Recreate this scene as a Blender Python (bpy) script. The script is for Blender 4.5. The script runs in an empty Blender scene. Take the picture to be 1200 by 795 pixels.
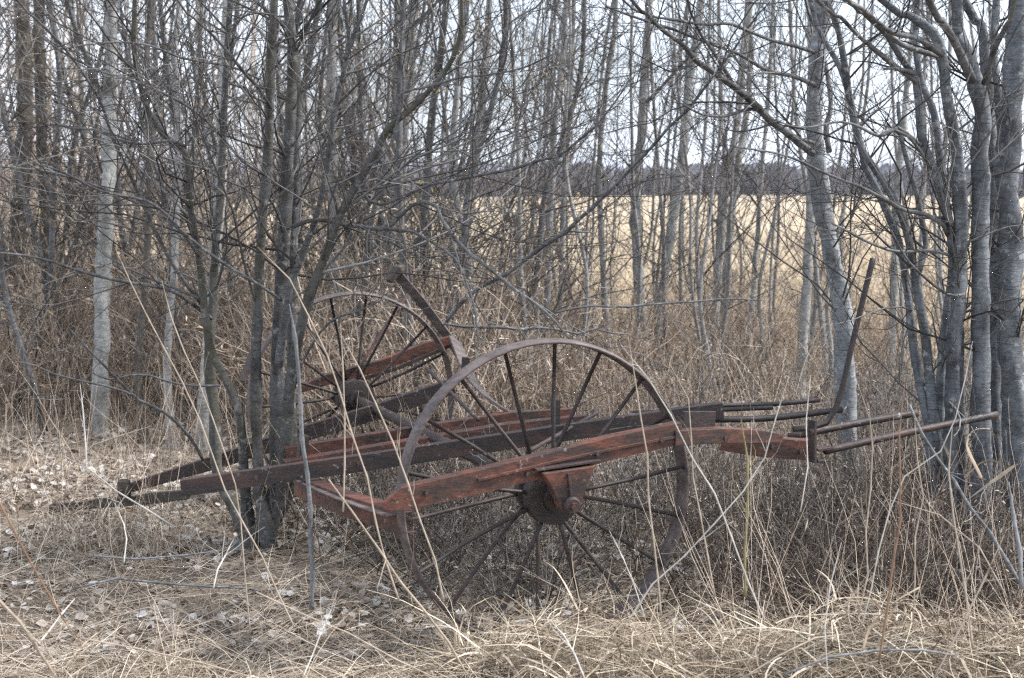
import bpy, math
import numpy as np
from mathutils import Vector

# ------------------------------------------------------------------ camera, world, sun, exposure
SC = bpy.context.scene
COL = SC.collection
F = 1793.0                       # focal length in units of the 1200 px wide frame
CAM_H = 1.76
PITCH = math.atan((397.5 - 225.0) / F)
cd = bpy.data.cameras.new("camera")
cam = bpy.data.objects.new("camera", cd)
COL.objects.link(cam)
cam.location = (0, 0, CAM_H)
cam.rotation_euler = (math.pi / 2 - PITCH, 0, 0)
cd.sensor_width = 36.0
cd.lens = 36.0 * F / 1200.0
cd.clip_start = 0.05
cd.clip_end = 5000
cd.dof.use_dof = True
cd.dof.focus_distance = 6.4
cd.dof.aperture_fstop = 4.5
SC.camera = cam

SUN_EL, SUN_AZ = math.radians(46), math.radians(84)      # azimuth from +Y towards +X
W = bpy.data.worlds.new("World")
SC.world = W
W.use_nodes = True
nt = W.node_tree
bg = nt.nodes["Background"]
sky = nt.nodes.new("ShaderNodeTexSky")
sky.sky_type = 'NISHITA'
sky.sun_disc = False
sky.sun_elevation = SUN_EL
sky.sun_rotation = SUN_AZ
sky.dust_density = 2.5
tc = nt.nodes.new("ShaderNodeTexCoord")
mp = nt.nodes.new("ShaderNodeMapping")
mp.inputs["Scale"].default_value = (1.6, 1.6, 5.0)
nz = nt.nodes.new("ShaderNodeTexNoise")
nz.inputs["Scale"].default_value = 1.7
nz.inputs["Detail"].default_value = 6
rp = nt.nodes.new("ShaderNodeValToRGB")
rp.color_ramp.elements[0].position = 0.34
rp.color_ramp.elements[0].color = (0.30, 0.30, 0.30, 1)
rp.color_ramp.elements[1].position = 0.62
rp.color_ramp.elements[1].color = (0.92, 0.92, 0.92, 1)
mx = nt.nodes.new("ShaderNodeMixRGB")
mx.inputs[2].default_value = (12.4, 13.8, 16.0, 1)        # bright thin overcast
nt.links.new(tc.outputs["Generated"], mp.inputs["Vector"])
nt.links.new(mp.outputs["Vector"], nz.inputs["Vector"])
nt.links.new(nz.outputs["Fac"], rp.inputs["Fac"])
nt.links.new(rp.outputs["Color"], mx.inputs[0])
nt.links.new(sky.outputs["Color"], mx.inputs[1])
nt.links.new(mx.outputs["Color"], bg.inputs["Color"])
bg.inputs["Strength"].default_value = 0.095

sl = bpy.data.lights.new("sun", 'SUN')
sl.energy = 4.6
sl.angle = math.radians(5)
sl.color = (1.0, 0.98, 0.955)
so = bpy.data.objects.new("sun", sl)
COL.objects.link(so)
sd = Vector((math.sin(SUN_AZ) * math.cos(SUN_EL), math.cos(SUN_AZ) * math.cos(SUN_EL), math.sin(SUN_EL)))
so.rotation_euler = sd.to_track_quat('Z', 'Y').to_euler()
so.location = (5, 5, 12)
SC.view_settings.view_transform = 'Standard'
SC.view_settings.look = 'None'
SC.view_settings.exposure = 0.72
SC.view_settings.gamma = 1.0
SC.cycles.use_denoising = False
SC.cycles.filter_width = 1.3
SC.cycles.max_bounces = 5
SC.cycles.diffuse_bounces = 3
SC.cycles.sample_clamp_indirect = 2.0
SC.cycles.volume_bounces = 0

# ------------------------------------------------------------------ helpers
R = np.random.default_rng(11)


def ray(px, py):
    x, y = (px - 600.0) / F, (397.5 - py) / F
    c, s = math.cos(PITCH), math.sin(PITCH)
    return np.array([x, c + y * s, -s + y * c])


def P(px, py, Y):
    """the point at depth Y on the line of sight through a photograph pixel"""
    d = ray(px, py)
    return np.array([0, 0, CAM_H]) + d * (Y / d[1])


def gz(x, y):
    """height of the uneven ground"""
    x, y = np.asarray(x, float), np.asarray(y, float)
    near = np.clip((40 - y) / 30, 0, 1)
    return near * (0.035 * np.sin(1.7 * x + 0.6 * y) * np.cos(1.3 * y - 0.5 * x) + 0.02 * np.sin(4.1 * x + 1.3) * np.sin(3.7 * y)) \
        + 0.9 * np.clip((y - 60) / 340, 0, 2) * np.sin(x * 0.012 + 0.6)


def gpx(px, Y):
    x = (px - 600.0) / F * Y
    return np.array([x, Y, float(gz(x, Y))])


def link(name, mesh, parent=None, mat=None):
    o = bpy.data.objects.new(name, mesh)
    COL.objects.link(o)
    if parent is not None:
        o.parent = parent
    if mat is not None and not mesh.materials:
        mesh.materials.append(mat)
    return o


def tag(o, label=None, cat=None, group=None, kind=None):
    if label: o["label"] = label
    if cat: o["category"] = cat
    if group: o["group"] = group
    if kind: o["kind"] = kind
    return o


def thing(name, label, cat, loc=(0, 0, 0), group=None):
    o = bpy.data.objects.new(name, None)
    o.empty_display_size = 0.1
    COL.objects.link(o)
    o.location = [float(v) for v in loc]
    return tag(o, label, cat, group)


def mesh_np(name, V, polys, smooth=True):
    """V (n,3); polys: list of integer arrays (m,k)"""
    me = bpy.data.meshes.new(name)
    V = np.ascontiguousarray(V, dtype=np.float32)
    polys = [np.asarray(p, dtype=np.int32) for p in polys if len(p)]
    me.vertices.add(len(V))
    me.vertices.foreach_set("co", V.ravel())
    idx = np.concatenate([p.ravel() for p in polys])
    tot = np.concatenate([np.full(len(p), p.shape[1], np.int32) for p in polys])
    start = np.concatenate([[0], np.cumsum(tot)[:-1]]).astype(np.int32)
    me.loops.add(len(idx))
    me.loops.foreach_set("vertex_index", idx)
    me.polygons.add(len(tot))
    me.polygons.foreach_set("loop_start", start)
    me.polygons.foreach_set("loop_total", tot)
    me.polygons.foreach_set("use_smooth", np.full(len(tot), smooth, dtype=bool))
    me.update(calc_edges=True)
    return me


def norm(v):
    return v / np.maximum(np.linalg.norm(v, axis=-1, keepdims=True), 1e-9)


def tubes_geo(pts, rad, sides):
    """pts (P,K,3), rad (P,K) -> verts, quads, caps"""
    Pn, K, _ = pts.shape
    t = np.empty_like(pts)
    t[:, 1:-1] = pts[:, 2:] - pts[:, :-2]
    t[:, 0] = pts[:, 1] - pts[:, 0]
    t[:, -1] = pts[:, -1] - pts[:, -2]
    t = norm(t)
    m = norm(pts[:, -1] - pts[:, 0])
    ref = np.where(np.abs(m[:, 2:3]) > 0.75, np.array([[0.83, 0.56, 0.0]]), np.array([[0.05, 0.03, 1.0]]))
    ref = np.repeat(ref[:, None, :], K, 1)
    n = norm(np.cross(t, ref))
    b = np.cross(t, n)
    a = np.arange(sides) * 2 * math.pi / sides
    V = pts[:, :, None, :] + rad[:, :, None, None] * (np.cos(a)[None, None, :, None] * n[:, :, None, :] + np.sin(a)[None, None, :, None] * b[:, :, None, :])
    base = (np.arange(Pn) * K * sides)[:, None, None]
    k = np.arange(K - 1)[None, :, None]
    s = np.arange(sides)[None, None, :]
    s2 = (s + 1) % sides
    q = np.stack([base + k * sides + s, base + k * sides + s2, base + (k + 1) * sides + s2, base + (k + 1) * sides + s], -1).reshape(-1, 4)
    caps = np.concatenate([(np.arange(Pn) * K * sides)[:, None] + np.arange(sides)[::-1][None], (np.arange(Pn) * K * sides + (K - 1) * sides)[:, None] + np.arange(sides)[None]])
    return V.reshape(-1, 3), q[:, ::-1], caps[:, ::-1]


class Geo:
    def __init__(self):
        self.v, self.p, self.n = [], {}, 0

    def add(self, V, *polys):
        for p in polys:
            p = np.asarray(p)
            self.p.setdefault(p.shape[1], []).append(p + self.n)
        self.v.append(np.asarray(V, float))
        self.n += len(V)
        return self

    def tubes(self, pts, rad, sides=3, cap=False):
        V, q, c = tubes_geo(pts, rad, sides)
        return self.add(V, q, c) if cap else self.add(V, q)

    def mesh(self, name, origin=(0, 0, 0), smooth=True):
        return mesh_np(name, np.concatenate(self.v) - np.asarray(origin, float), [np.concatenate(x) for x in self.p.values()], smooth)


def tube(points, radii, sides=8, cap=True):
    p, r = np.asarray(points, float)[None], np.asarray(radii, float)[None]
    return Geo().tubes(p, r, sides, cap)


def gnarl(g, p, r, sides, seed, amp=0.09):
    """uneven girth, swellings and old branch collars on a trunk built by tube()"""
    rng = np.random.default_rng(seed)
    V = g.v[0].reshape(len(p), sides, 3)
    d = V - p[:, None]
    L = np.concatenate([[0], np.cumsum(np.linalg.norm(np.diff(p, axis=0), axis=1))])[:, None]
    a = (np.arange(sides) * 2 * math.pi / sides)[None]
    k = np.ones((len(p), sides))
    for _ in range(5):
        k += amp * 0.5 * np.sin(L * rng.uniform(2, 16) + rng.integers(1, 4) * a + rng.uniform(0, 6.28))
    for _ in range(int(L[-1, 0] * 2.2)):
        l0, a0 = rng.uniform(0.2, L[-1, 0]), rng.uniform(0, 6.28)
        da = np.abs((a - a0 + math.pi) % (2 * math.pi) - math.pi)
        k += rng.uniform(0.10, 0.26) * np.exp(-((L - l0) / rng.uniform(0.02, 0.05)) ** 2 - (da / 0.5) ** 2)
    fl = np.exp(-L / 0.16)
    k += fl * (0.30 + 0.22 * np.sin(a * 4 + rng.uniform(0, 6)))
    g.v[0] = (p[:, None] + d * k[..., None]).reshape(-1, 3)
    return g


def smooth_path(pts, rad, step=0.07, jit=0.0, rng=None):
    """Catmull-Rom through the points"""
    pts, rad = np.asarray(pts, float), np.asarray(rad, float)
    if len(pts) == 2:
        pts = np.array([pts[0], (pts[0] * 2 + pts[1]) / 3, (pts[0] + pts[1] * 2) / 3, pts[1]])
        rad = np.interp([0, 1 / 3, 2 / 3, 1], [0, 1], rad)
    e = np.concatenate([[2 * pts[0] - pts[1]], pts, [2 * pts[-1] - pts[-2]]])
    out, ro = [], []
    for i in range(len(pts) - 1):
        n = max(1, int(np.linalg.norm(pts[i + 1] - pts[i]) / step))
        u = (np.arange(n) / n)[:, None]
        a, b, c, d = e[i:i + 4]
        out.append(0.5 * (2 * b + (c - a) * u + (2 * a - 5 * b + 4 * c - d) * u ** 2 + (3 * b - a - 3 * c + d) * u ** 3))
        ro.append(rad[i] + (rad[i + 1] - rad[i]) * u[:, 0])
    out.append(pts[-1:]); ro.append(rad[-1:])
    out, ro = np.concatenate(out), np.concatenate(ro)
    if jit and rng is not None:
        j = rng.normal(0, 1, out.shape)
        j = (j + np.roll(j, 1, 0) + np.roll(j, 2, 0)) / 3
        out = out + j * ro[:, None] * jit
        ro = ro * (1 + rng.normal(0, 0.05, ro.shape))
    return out, ro


def shoots(rng, start, d, length, r0, K=5, wob=0.25, up=0.25, taper=0.3):
    n = len(start)
    pts = np.empty((n, K, 3))
    pts[:, 0] = start
    d = norm(d)
    step = (length / (K - 1))[:, None]
    for k in range(1, K):
        d = norm(d + rng.normal(0, wob, (n, 3)) + np.array([0, 0, up]) * (1.6 / K))
        pts[:, k] = pts[:, k - 1] + d * step
    rad = r0[:, None] * np.linspace(1, taper, K)[None]
    return pts, rad


def sprout(rng, pts, rad, per, tmin=0.1, ang=(0.6, 1.2), lf=(0.3, 0.6), rf=0.55, K=4, wob=0.25, up=0.25, rmin=0.0009, flat=0.0, lens=None):
    """side shoots on every path of pts (N,K,3)"""
    N, Kp, _ = pts.shape
    L = np.linalg.norm(np.diff(pts, axis=1), axis=2).sum(1)
    i = np.repeat(np.arange(N), per)
    t = tmin + (0.97 - tmin) * rng.random(len(i))
    x = t * (Kp - 1)
    k = np.minimum(x.astype(int), Kp - 2)
    u = (x - k)[:, None]
    st = pts[i, k] * (1 - u) + pts[i, k + 1] * u
    rr = rad[i, k] * (1 - u[:, 0]) + rad[i, k + 1] * u[:, 0]
    tg = norm(pts[i, k + 1] - pts[i, k])
    rnd = rng.normal(0, 1, tg.shape)
    rnd[:, 2] *= (1 - flat)
    side = norm(rnd - (rnd * tg).sum(1, keepdims=True) * tg)
    a = rng.uniform(*ang, len(i))[:, None]
    d = tg * np.cos(a) + side * np.sin(a)
    ln = (L[i] * rng.uniform(*lf, len(i)) if lens is None else rng.uniform(*lens, len(i))) * (1.1 - 0.55 * t)
    return shoots(rng, st, d, ln, np.maximum(rr * rf, rmin), K, wob, up)


# ------------------------------------------------------------------ materials
def mat(name):
    m = bpy.data.materials.new(name)
    m.use_nodes = True
    b = m.node_tree.nodes["Principled BSDF"]
    b.inputs["Specular IOR Level"].default_value = 0.25
    return m, m.node_tree, b


def ramp(nt, stops, src):
    r = nt.nodes.new("ShaderNodeValToRGB")
    e = r.color_ramp.elements
    while len(e) < len(stops):
        e.new(0.5)
    for el, (p, c) in zip(e, stops):
        el.position = p
        el.color = (*c, 1)
    nt.links.new(src, r.inputs["Fac"])
    return r.outputs["Color"]


def noise(nt, scale, detail=4, stretch=(1, 1, 1), coord="Object", rough=0.6, turn=0.0):
    tc = nt.nodes.new("ShaderNodeTexCoord")
    m = nt.nodes.new("ShaderNodeMapping")
    m.inputs["Scale"].default_value = stretch
    m.inputs["Rotation"].default_value = (0, 0, turn)
    n = nt.nodes.new("ShaderNodeTexNoise")
    n.inputs["Scale"].default_value = scale
    n.inputs["Detail"].default_value = detail
    n.inputs["Roughness"].default_value = rough
    nt.links.new(tc.outputs[coord], m.inputs["Vector"])
    nt.links.new(m.outputs["Vector"], n.inputs["Vector"])
    return n.outputs["Fac"]


def mix(nt, fac, a, b, mode='MIX'):
    m = nt.nodes.new("ShaderNodeMixRGB")
    m.blend_type = mode
    for s, v in ((0, fac), (1, a), (2, b)):
        if isinstance(v, (int, float)):
            m.inputs[s].default_value = v
        elif isinstance(v, tuple):
            m.inputs[s].default_value = (*v, 1)
        else:
            nt.links.new(v, m.inputs[s])
    return m.outputs["Color"]


def bump(nt, b, h, strength=0.5, dist=0.01):
    n = nt.nodes.new("ShaderNodeBump")
    n.inputs["Strength"].default_value = strength
    n.inputs["Distance"].default_value = dist
    nt.links.new(h, n.inputs["Height"])
    nt.links.new(n.outputs["Normal"], b.inputs["Normal"])


def bark(name, light, dark, knot, band=46, lichen=None, moss=False):
    m, nt, b = mat(name)
    blot = ramp(nt, [(0.36, dark), (0.60, light)], noise(nt, 6.5, 6, (1, 1, 0.7), rough=0.7))
    mott = noise(nt, 34, 5, (1, 1, 1.7), rough=0.75)
    blot = mix(nt, 1.0, blot, ramp(nt, [(0.32, (0.65, 0.65, 0.65)), (0.5, (1, 1, 1)), (0.68, (1.35, 1.35, 1.35))], mott), 'MULTIPLY')
    bands = noise(nt, 1.0, 4, (11, 11, band * 1.6), rough=0.75)
    c = mix(nt, ramp(nt, [(0.54, (0, 0, 0)), (0.66, (0.85, 0.85, 0.85))], bands), blot, knot)
    sp = noise(nt, 4.2, 3, (1, 1, 0.8))
    c = mix(nt, ramp(nt, [(0.62, (0, 0, 0)), (0.70, (0.9, 0.9, 0.9))], sp), c, knot)
    if lichen:
        c = mix(nt, ramp(nt, [(0.58, (0, 0, 0)), (0.66, (0.85, 0.85, 0.85))], noise(nt, 17, 5, rough=0.7)), c, lichen)
    if moss:
        g = noise(nt, 3.0, 4, (1, 1, 0.5))
        c = mix(nt, ramp(nt, [(0.46, (0, 0, 0)), (0.72, (0.7, 0.7, 0.7))], g), c, (0.085, 0.08, 0.04))
    nt.links.new(c, b.inputs["Base Color"])
    b.inputs["Roughness"].default_value = 0.8
    bump(nt, b, mix(nt, 0.5, bands, mott), 0.9, 0.008)
    return m


def island(name, stops, rough=0.9, spec=0.15, obj_var=0.0):
    """colour drawn per loose piece (leaf, blade, twig)"""
    m, nt, b = mat(name)
    g = nt.nodes.new("ShaderNodeNewGeometry")
    c = ramp(nt, stops, g.outputs["Random Per Island"])
    if obj_var:
        oi = nt.nodes.new("ShaderNodeObjectInfo")
        k = ramp(nt, [(0, (1 - obj_var,) * 3), (1, (1 + obj_var,) * 3)], oi.outputs["Random"])
        c = mix(nt, 1.0, c, k, 'MULTIPLY')
    v = noise(nt, 30, 2)
    c = mix(nt, 1.0, c, ramp(nt, [(0.3, (0.75, 0.75, 0.75)), (0.7, (1.15, 1.15, 1.15))], v), 'MULTIPLY')
    nt.links.new(c, b.inputs["Base Color"])
    b.inputs["Roughness"].default_value = rough
    b.inputs["Specular IOR Level"].default_value = spec
    return m


def rust(name, red, dark, pale=0.5):
    m, nt, b = mat(name)
    n1 = noise(nt, 7, 6, (0.55, 1.5, 2.2), rough=0.7, turn=-0.36)
    mid = tuple(0.5 * (x + y) for x, y in zip(red, dark))
    c = ramp(nt, [(0.40, dark), (0.50, mid), (0.58, red), (0.70, tuple(1.35 * v for v in red))], n1)
    streak = noise(nt, 10, 5, (0.28, 3, 4), rough=0.75, turn=-0.36)
    c = mix(nt, ramp(nt, [(0.52, (0, 0, 0)), (0.66, (0.8, 0.8, 0.8))], streak), c, dark)
    fl = noise(nt, 42, 5, (0.6, 1, 1.4), rough=0.7, turn=-0.36)
    c = mix(nt, ramp(nt, [(0.54, (0, 0, 0)), (0.66, (0.7, 0.7, 0.7))], fl), c, tuple(0.4 * v for v in dark))
    org = noise(nt, 16, 5, rough=0.7)
    c = mix(nt, ramp(nt, [(0.60, (0, 0, 0)), (0.70, (0.35, 0.35, 0.35))], org), c, (red[0] * 1.5, red[1] * 1.75, red[2] * 1.3))
    li = noise(nt, 24, 5, rough=0.75)
    c = mix(nt, ramp(nt, [(0.62, (0, 0, 0)), (0.68, (pale, pale, pale))], li), c, (0.33, 0.35, 0.34))
    nt.links.new(c, b.inputs["Base Color"])
    b.inputs["Roughness"].default_value = 0.58
    b.inputs["Specular IOR Level"].default_value = 0.45
    bump(nt, b, mix(nt, 0.5, n1, fl), 0.8, 0.006)
    return m


M = {}
M["alder"] = bark("alder_bark", (0.115, 0.112, 0.11), (0.034, 0.031, 0.029), (0.034, 0.029, 0.025), 30, (0.25, 0.25, 0.24), True)
M["grey"] = bark("blue_grey_bark", (0.165, 0.176, 0.188), (0.05, 0.053, 0.057), (0.040, 0.036, 0.034), 60, (0.30, 0.31, 0.32))
M["grey_lit"] = bark("lit_grey_bark", (0.27, 0.285, 0.295), (0.12, 0.125, 0.13), (0.045, 0.042, 0.04), 60, (0.38, 0.39, 0.40))  # lighter copy of the grey bark: light on the leaning trunk, painted in
M["aspen"] = bark("aspen_bark", (0.36, 0.36, 0.345), (0.19, 0.185, 0.17), (0.07, 0.062, 0.055), 60)
M["spruce"] = bark("rough_bark", (0.11, 0.095, 0.08), (0.045, 0.038, 0.032), (0.03, 0.026, 0.022), 12, (0.16, 0.16, 0.14))
M["sapling"] = bark("sapling_bark", (0.30, 0.29, 0.28), (0.155, 0.147, 0.138), (0.07, 0.063, 0.057), 30)
M["limb"] = bark("limb_bark", (0.15, 0.15, 0.152), (0.055, 0.053, 0.053), (0.04, 0.035, 0.03), 24, (0.26, 0.26, 0.25))
M["twig"] = island("twig_bark", [(0, (0.036, 0.033, 0.032)), (0.5, (0.085, 0.08, 0.077)), (0.85, (0.16, 0.154, 0.148)), (1, (0.29, 0.282, 0.27))], obj_var=0.15)
M["brush"] = island("brush_twigs", [(0, (0.085, 0.06, 0.044)), (0.35, (0.28, 0.205, 0.15)), (0.7, (0.47, 0.38, 0.30)), (1, (0.66, 0.575, 0.48))], obj_var=0.2)
M["brush_grey"] = island("grey_brush_twigs", [(0, (0.05, 0.043, 0.039)), (0.45, (0.125, 0.109, 0.098)), (0.85, (0.24, 0.215, 0.193)), (1, (0.40, 0.366, 0.333))], obj_var=0.2)
M["brush_shaded"] = island("shaded_brush_twigs", [(0, (0.045, 0.034, 0.027)), (0.5, (0.11, 0.087, 0.07)), (0.85, (0.21, 0.175, 0.145)), (1, (0.36, 0.31, 0.265))], obj_var=0.2)  # low tangles: shadow of the recess put into a darker twig colour
M["bud"] = island("catkins", [(0, (0.26, 0.19, 0.10)), (0.6, (0.40, 0.31, 0.17)), (1, (0.50, 0.41, 0.25))])
M["straw"] = island("straw", [(0, (0.10, 0.07, 0.048)), (0.35, (0.24, 0.185, 0.13)), (0.75, (0.42, 0.345, 0.255)), (1, (0.66, 0.585, 0.46))], spec=0.3)
M["matted"] = island("matted_grass", [(0, (0.13, 0.098, 0.072)), (0.35, (0.28, 0.225, 0.17)), (0.75, (0.43, 0.365, 0.285)), (1, (0.58, 0.52, 0.43))])
M["stubble"] = island("stubble", [(0, (0.30, 0.235, 0.155)), (0.5, (0.42, 0.345, 0.245)), (1, (0.55, 0.465, 0.345))])
M["leaf"] = island("dead_leaves", [(0, (0.09, 0.062, 0.045)), (0.25, (0.20, 0.148, 0.11)), (0.5, (0.30, 0.25, 0.205)), (0.78, (0.36, 0.32, 0.28)), (0.93, (0.44, 0.41, 0.38)), (1, (0.54, 0.52, 0.50))], spec=0.3)
M["pale_leaf"] = island("pale_dead_leaves", [(0, (0.38, 0.35, 0.32)), (1, (0.56, 0.54, 0.52))], spec=0.3)
M["stalk"] = island("tan_stalk", [(0, (0.26, 0.205, 0.15)), (0.5, (0.35, 0.285, 0.22)), (1, (0.42, 0.355, 0.28))])
M["stalk_pale"] = island("pale_stalk", [(0, (0.42, 0.385, 0.34)), (1, (0.52, 0.485, 0.43))])
M["stalk_red"] = island("red_brown_stalk", [(0, (0.20, 0.115, 0.07)), (1, (0.25, 0.155, 0.10))])
M["stalk_olive"] = island("olive_shoot", [(0, (0.19, 0.165, 0.075)), (1, (0.24, 0.205, 0.10))])
M["weathered"] = bark("weathered_wood", (0.22, 0.22, 0.225), (0.12, 0.118, 0.117), (0.06, 0.057, 0.054), 6)
M["rust"] = rust("red_rust", (0.128, 0.043, 0.026), (0.032, 0.021, 0.017), 0.5)
M["rust_dark"] = rust("dark_rust", (0.060, 0.034, 0.028), (0.027, 0.021, 0.020), 0.7)
M["rust_rim"] = rust("rim_rust", (0.14, 0.108, 0.10), (0.07, 0.053, 0.05), 0.25)  # grey of the rim; also paints lit faces on the frame
M["rust_black"] = rust("black_iron", (0.042, 0.028, 0.025), (0.018, 0.014, 0.014), 0.04)
M["rot"] = rust("rotten_wood", (0.06, 0.042, 0.03), (0.022, 0.017, 0.014), 0.25)


def ground_mat():
    m, nt, b = mat("forest_floor")
    n1 = noise(nt, 1.3, 6)
    n2 = noise(nt, 26, 6, rough=0.75)
    n3 = noise(nt, 90, 3, (1, 1, 1), rough=0.7)
    c = ramp(nt, [(0.3, (0.12, 0.092, 0.07)), (0.55, (0.25, 0.205, 0.16)), (0.75, (0.36, 0.305, 0.245))], n2)
    c = mix(nt, ramp(nt, [(0.4, (0, 0, 0)), (0.65, (0.5, 0.5, 0.5))], n1), c, (0.24, 0.195, 0.13))
    c = mix(nt, ramp(nt, [(0.60, (0, 0, 0)), (0.68, (0.7, 0.7, 0.7))], n3), c, (0.40, 0.36, 0.31))
    nt.links.new(c, b.inputs["Base Color"])
    b.inputs["Roughness"].default_value = 0.95
    bump(nt, b, n2, 0.8, 0.03)
    return m


def field_mat():
    m, nt, b = mat("dry_field")
    n1 = noise(nt, 0.12, 8, (1, 0.25, 1), rough=0.7)
    n2 = noise(nt, 3.0, 6, (1, 0.5, 1), rough=0.7)
    c = ramp(nt, [(0.3, (0.32, 0.24, 0.155)), (0.5, (0.43, 0.34, 0.23)), (0.7, (0.53, 0.44, 0.315))], n1)
    c = mix(nt, 1.0, c, ramp(nt, [(0.3, (0.78, 0.76, 0.74)), (0.7, (1.1, 1.1, 1.1))], n2), 'MULTIPLY')
    nt.links.new(c, b.inputs["Base Color"])
    b.inputs["Roughness"].default_value = 0.95
    bump(nt, b, n2, 0.6, 0.1)
    return m


def plain(name, a, b_, scale):
    m, nt, b = mat(name)
    nt.links.new(ramp(nt, [(0.35, a), (0.65, b_)], noise(nt, scale, 5)), b.inputs["Base Color"])
    b.inputs["Roughness"].default_value = 1.0
    return m


# ------------------------------------------------------------------ setting
def sheet(name, xs, ys, m, dz=0.0):
    X, Y = np.meshgrid(xs, ys)
    V = np.stack([X, Y, gz(X, Y) + dz], -1).reshape(-1, 3)
    nx, ny = len(xs), len(ys)
    i = (np.arange(ny - 1)[:, None] * nx + np.arange(nx - 1)[None]).ravel()
    o = link(name, mesh_np(name, V, [np.stack([i, i + 1, i + nx + 1, i + nx], -1)]), None, m)
    return tag(o, kind="structure")


sheet("ground", np.concatenate([np.linspace(-900, -14, 24), np.linspace(-13, 13, 210), np.linspace(14, 900, 24)]),
      np.concatenate([np.linspace(-60, 0, 8), np.linspace(0.5, 24, 190), np.linspace(26, 60, 14), np.linspace(75, 1500, 30)]), ground_mat())
# the open field begins beyond the strip of trees: nearer on the right than on the left
def field_sheet():
    xs = np.concatenate([np.linspace(-900, -30, 14), np.linspace(-26, 60, 60), np.linspace(70, 900, 14)])
    vs = np.concatenate([np.linspace(0, 1, 40) ** 2 * 60, np.linspace(70, 1400, 40)])
    V = []
    for v in vs:
        for x in xs:
            y = 17.0 + np.clip(-0.9 * (x + 0.3), -2, 60) + 0.35 * math.sin(2.3 * x) + v
            V.append((x, y, gz(x, y) + 0.02))
    nx, ny = len(xs), len(vs)
    i = (np.arange(ny - 1)[:, None] * nx + np.arange(nx - 1)[None]).ravel()
    o = link("field", mesh_np("field", np.array(V), [np.stack([i, i + 1, i + nx + 1, i + nx], -1)]), None, field_mat())
    tag(o, kind="structure")
field_sheet()


def ridge(name, Y, x0, x1, base, hfun, n, m):
    xs = np.linspace(x0, x1, n)
    rows = []
    for f_, dy in ((0.0, 0), (0.6, 25), (1.0, 70), (0.9, 160)):
        rows.append(np.stack([xs, np.full(n, Y + dy), base + hfun(xs) * f_], -1))
    V = np.concatenate(rows)
    i = (np.arange(3)[:, None] * n + np.arange(n - 1)[None]).ravel()
    return tag(link(name, mesh_np(name, V, [np.stack([i, i + 1, i + n + 1, i + n], -1)]), None, m), kind="structure")


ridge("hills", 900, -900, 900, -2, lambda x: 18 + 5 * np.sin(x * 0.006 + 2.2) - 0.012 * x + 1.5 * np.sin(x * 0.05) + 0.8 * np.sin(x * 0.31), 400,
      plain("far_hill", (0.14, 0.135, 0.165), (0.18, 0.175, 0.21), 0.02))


def far_woods():
    g = Geo()
    n = 5200
    x = R.uniform(-260, 330, n)
    y = 385 + R.uniform(0, 60, n) + 12 * np.sin(x * 0.02)
    h = 7.0 - 0.006 * x + 0.9 * np.sin(x * 0.022) + R.normal(0, 0.6, n) + 0.4 * np.sin(x * 0.13) + 0.5 * np.sin(x * 0.37 + 1)
    h = np.clip(h, 3, 12)
    z0 = gz(x, y) - 0.3
    k = np.array([0, 0.16, 0.5, 0.8, 1.0])
    prof = np.array([0.5, 1.2, 1.6, 1.4, 0.5])
    pts = np.stack([x[:, None] + R.normal(0, 0.3, (n, 5)), np.repeat(y[:, None], 5, 1), z0[:, None] + h[:, None] * k], -1)
    rad = prof[None] * R.uniform(0.6, 1.5, (n, 1)) * R.uniform(0.7, 1.3, (n, 5))
    g.tubes(pts, rad, 4)
    m = island("far_bare_woods", [(0, (0.125, 0.115, 0.13)), (0.6, (0.165, 0.15, 0.168)), (1, (0.21, 0.192, 0.202))], spec=0.0)
    tag(link("far_woods", g.mesh("far_woods", smooth=False), None, m), kind="stuff", label="purple grey line of bare woods beyond the dry field")
far_woods()

# ------------------------------------------------------------------ the old machine
NEAR = np.array([0.0, 5.83]); NEAR[0] = (641 - 600) / F * 5.83
FAR = np.array([(412 - 600) / F * 8.58, 8.58])
A2 = (FAR - NEAR) / np.linalg.norm(FAR - NEAR)           # along the axle, away from the camera
F2 = np.array([A2[1], -A2[0]])                           # along the frame, to the right
AX = np.array([A2[0], A2[1], 0.0]); FX = np.array([F2[0], F2[1], 0.0]); UP = np.array([0, 0, 1.0])
TRACK = float(np.linalg.norm(FAR - NEAR))


def mp_(px, py, s):
    """point of the machine seen at a photograph pixel, in the upright plane s metres along the axle from the near wheel"""
    d = ray(px, py)
    o = np.array([NEAR[0], NEAR[1], 0]) + AX * s
    k = np.dot(o - np.array([0, 0, CAM_H]), AX) / np.dot(d, AX)
    return np.array([0, 0, CAM_H]) + d * k


mach = thing("farm_implement", "rusty abandoned farm implement with two tall spoked iron wheels standing among the trees", "farm machine", (NEAR[0], NEAR[1], 0))
MO = np.array(mach.location)


def part(name, geo, m, parent=None, smooth=False, label=None, bevel=0.0):
    o = link(name, geo.mesh(name, MO, smooth), parent or mach, M[m])
    if bevel:
        b = o.modifiers.new("bevel", 'BEVEL')
        b.width = bevel; b.segments = 2; b.limit_method = 'ANGLE'
    if label: o["label"] = label
    return o


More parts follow.
